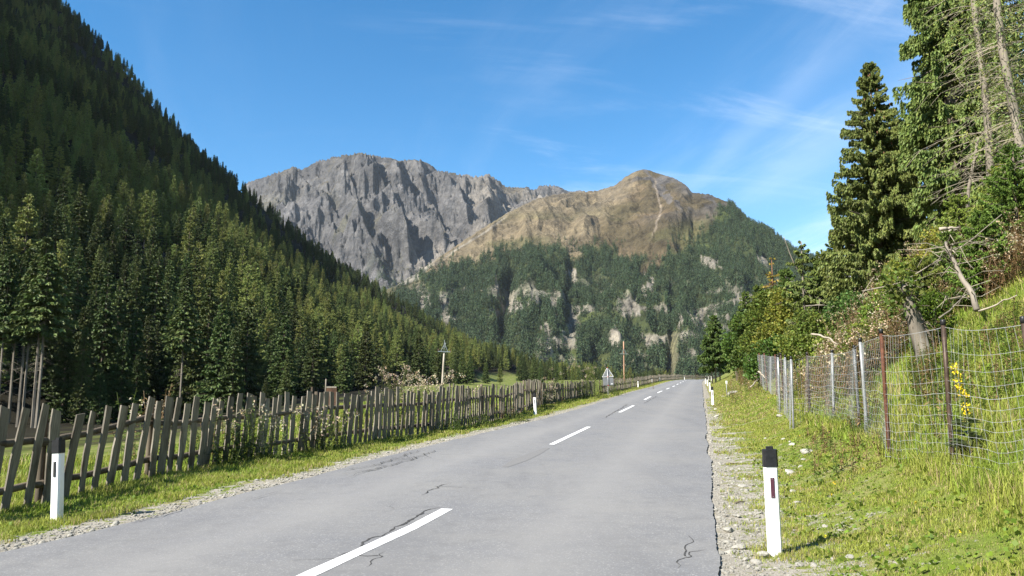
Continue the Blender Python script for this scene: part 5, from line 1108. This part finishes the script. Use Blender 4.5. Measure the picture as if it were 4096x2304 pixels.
def undergrowth():
    r = np.random.default_rng(77)
    zones = [  # u0, u1, v at the foot, distances, number, height, kinds
        (820, 905, 352, 21, 30, 300, (.9, 1.7), (0, 2, 0, 1)), (835, 900, 300, 27, 36, 260, (1.0, 2.0), (0, 2, 0, 1)), (800, 850, 345, 24, 34, 170, (.7, 1.3), (0, 1, 2)), (870, 945, 260, 30, 38, 220, (1.0, 2.0), (0, 1, 2, 1)), (930, 1024, 215, 26, 36, 330, (.9, 1.9), (1, 2, 1, 2, 0)),
        (930, 1024, 280, 21.5, 27, 330, (.6, 1.3), (2, 1, 2, 0)), (985, 1030, 262, 20, 23, 70, (.9, 1.5), (2, 0)), (775, 815, 370, 28, 44, 160, (.5, 1.0), (0, 1, 2)), (725, 775, 383, 42, 95, 220, (.4, .9), (1, 2, 1, 0)), (735, 775, 345, 60, 80, 120, (1, 1.6), (1, 2)), (905, 935, 362, 14, 20, 70, (.4, .9), (1, 2, 1)), (925, 1030, 400, 11.5, 17, 150, (.25, .7), (1, 2, 1, 1)), (800, 880, 420, 12, 22, 110, (.15, .4), (1, 2)), (845, 870, 405, 15, 21, 60, (.3, .6), (1, 2))]
    g, b = MB(), MB()
    for (u0, u1, v, y0, y1, n, hr, ks) in zones:
        for i in range(int(n * 1.4)):
            u = r.uniform(u0, u1); y = r.uniform(y0, y1); a = (u - 512) / FPX / math.cos(TH); x = a * y; k = ks[r.integers(len(ks))]
            z = gz(x, y) - .03; weed(b if k in (0, 2) else g, r, np.array([x, y, z]), r.uniform(*hr), k)
    tag(b.obj('undergrowth', M_WEED), 'dry brown weeds with pale seed fluff covering the right bank', 'weeds', kind='stuff')
    tag(g.obj('undergrowth', M_WEED), 'green leafy weeds covering the right bank between the dry ones', 'weeds', kind='stuff')
    # single plants along the picket fence
    def clump(u, v, y, n, spread, H, ks, label, name='weed_clump', low=False):
        spread = min(spread, .34) if spread <= .65 else spread
        p = at(u, v, y); p[2] = gz(p[0], p[1]); mb = MB(); q = np.random.default_rng(int(u * 7))
        for i in range(n):
            d = q.normal(0, spread, 2); x, y_ = p[0] + d[0], p[1] + d[1]; weed(mb, q, np.array([d[0], d[1], gz(x, y_) - p[2] - .03]), H * q.uniform(.55, 1.1), ks[q.integers(len(ks))], .2)
        o = mb.obj(name, M_WEED, None, loc=p); tag(o, label, 'weeds', 'weeds along the picket fence', 'stuff' if spread > .65 else None)
    clump(247, 452, 18.2, 34, .34, 1.35, (1, 1, 1, 3), 'tall leafy green weeds growing through the pickets, largest clump on the near fence')
    clump(322, 446, 20.8, 26, .30, 1.15, (1, 1, 3), 'leafy weeds with pale buds below the rusty sheet')
    clump(275, 460, 18.6, 22, .28, .45, (1,), 'low dark leafy clump at the foot of the pickets right of the tallest weeds')
    clump(225, 462, 17.6, 18, .3, .6, (1,), 'low green weeds just left of the tallest clump')
    clump(146, 440, 19.0, 16, .5, 1.75, (1, 3, 2), 'tall brownish weeds behind the thick fence post')
    clump(185, 450, 18.6, 16, .5, 1.2, (1, 1), 'green weeds behind the pickets left of the tallest clump')
    clump(215, 448, 19.8, 16, .5, 1.3, (1, 2), 'weeds showing between the pickets behind the tallest clump')
    clump(362, 432, 25.0, 14, .4, 1.5, (1, 2), 'thin brownish weeds behind the fence left of the fluffy thistles')
    clump(393, 420, 28.5, 22, .55, 2.35, (3, 3, 3), 'tallest pale fluffy thistles rising above the fence')
    clump(413, 420, 29.5, 24, .7, 2.0, (3, 3), 'broad clump of pale fluffy thistles in the middle')
    clump(432, 418, 31, 18, .6, 1.95, (3, 3), 'pale fluffy thistles left of the pale utility pole')
    clump(452, 428, 27.2, 20, .4, .7, (1, 1), 'low green weeds at the fence foot below the left utility pole')
    clump(480, 422, 29.5, 20, .5, .6, (1, 1), 'low green weeds at the fence foot below the green clearing')
    clump(505, 418, 34.5, 22, .6, .8, (1, 2, 1), 'brown and green weeds at the fence before the tall section')
    clump(549, 400, 51, 14, .5, 1.75, (3, 2), 'dry fluffy weeds sticking up right of the tall picket section')
    clump(545, 404, 46.5, 12, .3, 1.0, (1, 3), 'leafy weeds beside the guide post at the tall picket section')
    clump(575, 396, 62, 34, 1.4, 2.7, (1, 3, 1, 1), 'wide green weed bank with pale tops behind the even fence')
    clump(590, 393, 70, 34, 1.5, 2.8, (1, 3, 1), 'green weed bank with fluffy tops left of the road sign')
    clump(616, 394, 66, 20, .6, .8, (1, 1), 'dark green weeds at the foot of the ragged fence')
    clump(603, 397, 60, 16, .28, .6, (1,), 'low dark weeds at the left foot of the road sign')
    clump(632, 388, 92, 20, 1.2, 1.7, (2, 1, 0), 'brown weeds behind the ragged fence below the reddish pole')
    clump(697, 379, 200, 30, 2.0, 1.6, (1, 2), 'bush by the far fence on the outside of the bend')
    clump(520, 420, 32.5, 20, .28, .45, (1,), 'low weeds on the verge left of the second left guide post')
    clump(400, 440, 24, 18, .4, .4, (1,), 'low weeds at the fence foot below the tallest thistles')
    # mullein in flower behind the wire fence
    p = ray_ground(972, 460, 7); o = thing('mullein_plant', p, 'tall yellow flowering mullein behind the wire mesh', 'plant'); q = np.random.default_rng(6)
    top = at(953, 365, p[1]) - p; mb = MB(); t = np.linspace(0, 1, 6)[:, None]; mb.tube(top * t + np.array([.06, 0, 0]) * np.sin(t * 3.1), np.linspace(.012, .006, 6), 5, (.16, .19, .08)); mb.obj('stalk', M_WEED, o)
    mb = MB(); f = q.uniform(.50, 1.0, 44); f = f[(f < .62) | (f > .66)]; leaf_cloud(mb, q, top * f[:, None] + np.array([.06, 0, 0]) * np.sin(f * 3.1)[:, None] + q.normal(0, 1, (len(f), 3)) * .018, np.full((len(f), 3), .018), 190, .024, (.95, .72, .03), .15, 1.3); mb.obj('flowers', M_WEED, o)
    mb = MB(); k = 46; f = q.uniform(0, .45, k); a = q.uniform(0, 6.28, k); l = .34 * (1 - f * 1.3) * q.uniform(.7, 1.2, k); b = top * f[:, None]; d = np.stack([np.cos(a), np.sin(a), .35 + 0 * a], -1); s = np.stack([-np.sin(a), np.cos(a), 0 * a], -1)
    V = np.stack([b, b + d * (l * .5)[:, None] + s * (l * .2)[:, None], b + d * l[:, None] - [0, 0, .06], b + d * (l * .5)[:, None] - s * (l * .2)[:, None]], 1).reshape(-1, 3); i4 = np.arange(k)[:, None] * 4
    mb.add(V, np.concatenate([i4 + [[0, 1, 2]], i4 + [[0, 2, 3]]]), None, np.repeat(np.array([.17, .22, .10]) * q.uniform(.7, 1.25, k)[:, None], 4, 0)); mb.obj('leaves', M_WEED, o)
undergrowth()

# ---------------------------------------------------------------- grass, gravel, stones
def blades(mb, r, X, Y, H, col, wid, bend=.5):
    n = len(X); Z = ground(X, Y) - .01; a = r.uniform(0, 6.28, n); l = H * r.uniform(.5, 1.3, n); w = wid * r.uniform(.7, 1.3, n); b = bend * r.uniform(.2, 1.3, n)
    d = np.stack([np.cos(a), np.sin(a)], -1); a2 = a + r.uniform(.8, 2.3, n); s = np.stack([np.cos(a2), np.sin(a2)], -1) * w[:, None] / 2; P = np.stack([X, Y, Z], -1)
    def lv(f, ws): q = P.copy(); q[:, :2] += d * (b * l * f ** 2)[:, None]; q[:, 2] += l * f * (1 - .35 * b * f); A, B = q.copy(), q.copy(); A[:, :2] += s * ws; B[:, :2] -= s * ws; return A, B
    a0, b0 = lv(0, 1.); a1, b1 = lv(.55, .8); t, _ = lv(1., 0.)
    V = np.stack([a0, b0, b1, a1, t], 1).reshape(-1, 3); q = np.arange(n)[:, None] * 5
    mb.add(V, q + [[3, 2, 4]], q + [[0, 1, 2, 3]], np.repeat(col, 5, 0))
def grass():
    r = np.random.default_rng(123)
    def cover(n, y0, y1, e0, e1, side, hfun, wid, name, label, dryness, dens=None, wall=None):
        y = np.exp(r.uniform(math.log(y0), math.log(y1), n)); e = r.uniform(e0, e1, n); i = np.interp(y, LY[LY < 300], np.arange((LY < 300).sum())); cx = np.interp(y, LY[LY < 300], LX[LY < 300])
        off = HALF + e - (side < 0) * nar(y); X = cx + side * off * .973; Y = y - side * off * .229
        u, v = proj(X, Y, ground(X, Y) + .1); k = (u > -25) & (u < 1050) & (v < 600) & (Y > 2.5)
        pat = fbm(X * 1.3, Y * 1.3, 4, 801); fine = fbm(X * 5, Y * 5, 3, 803)
        if dens is not None: k &= r.uniform(0, 1, n) < dens(e, pat, fine)
        X, Y, e, pat, fine = (q[k] for q in (X, Y, e, pat, fine)); m = len(X)
        gr = np.array([.27, .375, .05]) * np.ones((m, 1)); ye = np.array([.42, .43, .09]); dr = np.array([.50, .40, .20])
        f = np.clip(sstep(.42, .62, pat) * .8 + r.normal(0, .2, m), 0, 1)[:, None]; f = f * .8; c = gr * (1 - f) + ye * f
        isd = (r.uniform(0, 1, m) < dryness * (.4 + 1.6 * sstep(.45, .6, fine)))[:, None]; c = np.where(isd, dr, c) * r.uniform(.65, 1.25, m)[:, None]
        mb = MB(); blades(mb, r, X, Y, hfun(e, pat, fine), c, wid * np.clip(np.hypot(X, Y) / 8, 1, 6)); tag(mb.obj(name, M_GRASS), label, 'grass', kind='stuff')
    verge = lambda e, p, f: .04 + sstep(.30, 1.3, e + (f - .5) * 1.6 + (p - .5) * 1.0)
    cover(330000, 5.0, 60, .15, 3.6, 1, lambda e, p, f: .028 + .045 * sstep(.4, .7, p) + .06 * sstep(2.4, 3.4, e) * f, .006, 'grass', 'short green and yellowish grass of the right verge', .13, verge)
    cover(200000, 4.5, 34, 2.6, 11, 1, lambda e, p, f: .12 + .26 * p * (.6 + .6 * f), .007, 'grass', 'long pale green grass behind the wire fence', .10)
    cover(60000, 30, 130, .5, 5.5, 1, lambda e, p, f: .06 + .12 * p, .006, 'grass', 'distant grass of the right verge', .3, verge)
    cover(190000, 8, 60, .5, 3.6, -1, lambda e, p, f: .04 + .07 * sstep(.35, .65, p) + .06 * sstep(1.4, 2.4, e), .006, 'grass', 'grass on the left verge at the foot of the picket fence', .12, lambda e, p, f: sstep(.6, 1.2, e + (f - .5) * 1.0 + (p - .5) * .7))
    cover(170000, 10, 62, 3.4, 24, -1, lambda e, p, f: .12 + .16 * p, .008, 'grass', 'bright meadow grass behind the picket fence', .08)
    cover(26000, 60, 190, .4, 3.2, -1, lambda e, p, f: .08 + .14 * p, .006, 'grass', 'distant grass below the far picket fence', .2)
    # broad leaves of dandelion and clover, tiny yellow flowers
    mb = MB(); n = 1500; y = np.exp(r.uniform(math.log(5), math.log(22), n)); side = np.where(r.uniform(0, 1, n) < .75, 1, -1); e = np.where(side > 0, r.uniform(.9, 4.5, n), r.uniform(.8, 2.6, n)); cx = np.interp(y, LY[LY < 300], LX[LY < 300]); X = cx + side * (HALF + e) * .973; Y = y - side * (HALF + e) * .229
    cs = np.stack([X, Y, ground(X, Y) + .03], -1); leaf_cloud(mb, r, cs, np.full((n, 3), .05) * [1.4, 1.4, .5], 9000, .05, (.18, .26, .04), .3, 2.2); tag(mb.obj('clover', M_GRASS), 'small broad leaved herbs scattered through the verge grass', 'herbs', kind='stuff')
    mb = MB(); n = 70; y = np.exp(r.uniform(math.log(6), math.log(40), n)); e = r.uniform(1., 5, n); cx = np.interp(y, LY[LY < 300], LX[LY < 300]); X = cx + (HALF + e) * .973; Y = y - (HALF + e) * .229
    leaf_cloud(mb, r, np.stack([X, Y, ground(X, Y) + .12], -1), np.full((n, 3), .008), 260, .017, (.95, .75, .04), .15, 1.2); tag(mb.obj('buttercups', M_GRASS), 'tiny yellow flowers dotted over the right verge', 'flowers', kind='stuff')
grass()
def stone_mesh(seed, sub=2):
    import bmesh
    bm = bmesh.new(); bmesh.ops.create_icosphere(bm, subdivisions=sub, radius=1.); r = np.random.default_rng(seed); pl = r.normal(0, 1, (9, 3)); pl /= np.linalg.norm(pl, axis=1, keepdims=True); off = r.uniform(.55, .95, 9)
    for v in bm.verts:
        p = np.array(v.co)
        for a, o in zip(pl, off):
            d = p @ a - o
            if d > 0: p = p - a * d
        v.co = p * [1, .75, .55]
    me = bpy.data.meshes.new('stone'); bm.to_mesh(me); bm.free(); me.materials.append(M_ROCK); return me
def stones():
    r = np.random.default_rng(31); ms = [stone_mesh(i) for i in range(8)]
    n = 9000; y = np.exp(r.uniform(math.log(4.8), math.log(40), n)); e = np.abs(r.normal(.0, .55, n)) + .03; left = r.uniform(0, 1, n) < .45; e = np.where(left, np.abs(r.normal(.2, .3, n)) + .05, e); side = np.where(left, -1, 1)
    cx = np.interp(y, LY[LY < 300], LX[LY < 300]); X = cx + side * (HALF + e) * .973; Y = y - side * (HALF + e) * .229; s = np.exp(r.normal(math.log(.014), .5, n)).clip(.006, .05); X = X + np.where(left, nar(y), 0)
    scatter('gravel', np.stack([X, Y, ground(X, Y) + s * .15], -1), r.uniform(0, 6.28, n), np.stack([s, s, s], -1), r.integers(0, 8, n), ms, label='loose gravel along both edges of the road', cat='gravel', kind='stuff')
    big = [(807, 453, .17, 'largest pale flat stone on the verge below the rusty fence post'), (803, 460, .07, 'small pale stone just under the largest flat one'), (800, 467, .06, 'lower of the small stones beside the guide post cap'), (790, 474, .13, 'long white stone right of the black guide post cap'), (743, 487, .09, 'pinkish broken stone in the gravel left of the guide post'), (747, 491, .06, 'tan angular stone on the gravel edge left of the guide post reflector'), (728, 531, .10, 'flat grey stone in the gravel between asphalt edge and guide post'), (759, 514, .06, 'round grey stone touching the grass left of the guide post'), (739, 549, .10, 'grey stone at the asphalt edge near the bottom'), (730, 553, .08, 'flat grey stone leaning on another at the bottom gravel'), (766, 557, .12, 'flat pale stone slab at the foot of the nearest guide post'), (850, 558, .06, 'single grey stone in the bottom grass right of the guide post shadow'), (793, 492, .08, 'flat whitish stone right of the guide post'), (797, 503, .07, 'brownish stone pair in the grass right of the guide post'), (716, 410, .16, 'small white stone in front of the second right guide post'), (716, 417, .15, 'white sliver of stone on the far verge'), (780, 417, .16, 'pale stone at the foot of the steel fence post'), (784, 440, .12, 'flat stone on the bare patch below the middle fence'), (792, 445, .10, 'pale stone on the bare earth left of the rusty post'), (733, 394.5, .55, 'big pale boulder beside the thin marker stake'), (724, 397, .2, 'small pale rock at the foot of the marker stake'), (756, 563, .07, 'yellowish stone at the bottom edge of the gravel'), (62, 523, .09, 'brown clod at the foot of the left guide post'), (720, 477, .05, 'pale chip beside the asphalt crack'), (735, 500, .055, 'grey chip in the middle of the gravel strip'), (841, 531, .05, 'small stone half hidden in the grass right of the post shadow')]
    for i, (u, v, s, lab) in enumerate(big):
        p = ray_ground(u, v); p[2] += s * .12; o = bpy.data.objects.new('stone', ms[i % 8]); COL.objects.link(o); o.location = p; o.rotation_euler = (r.normal(0, .15), r.normal(0, .15), r.uniform(0, 6.28)); o.scale = (s, s, s * r.uniform(.5, .9)); tag(o, lab, 'stone', 'stones on the verge')
    for i, (u, v, l, lab) in enumerate([(733, 465, .35, 'reddish brown stick lying across the gravel'), (740, 504, .18, 'short dark stick in the gravel'), (720, 402, .4, 'thin stick on the grass by the marker stake')]):
        p = ray_ground(u, v); mb = MB(); mb.tube([(-l / 2, 0, .01), (0, .02, .02), (l / 2, .0, .015)], [.011, .012, .007], 6); o = mb.obj('stick', M_RUST if i == 0 else M_BARK, None, True, p + [0, 0, .01]); tag(o, lab, 'stick'); o.rotation_euler = (0, 0, .1 + .3 * i)
stones()

# ---------------------------------------------------------------- valley air
def air():
    mb = MB(); mb.box((600, 1950, 660), (8400, 7600, 1480)); m = bpy.data.materials.new('valley air'); m.use_nodes = True; t = m.node_tree; t.nodes.clear()
    o = N(t, 'ShaderNodeOutputMaterial'); v = N(t, 'ShaderNodeVolumePrincipled'); v.inputs['Color'].default_value = (.80, .90, 1, 1); v.inputs['Density'].default_value = .0000175; v.inputs['Anisotropy'].default_value = 0
    t.links.new(v.outputs[0], o.inputs['Volume']); tag(mb.obj('haze', m), kind='stuff')
air()
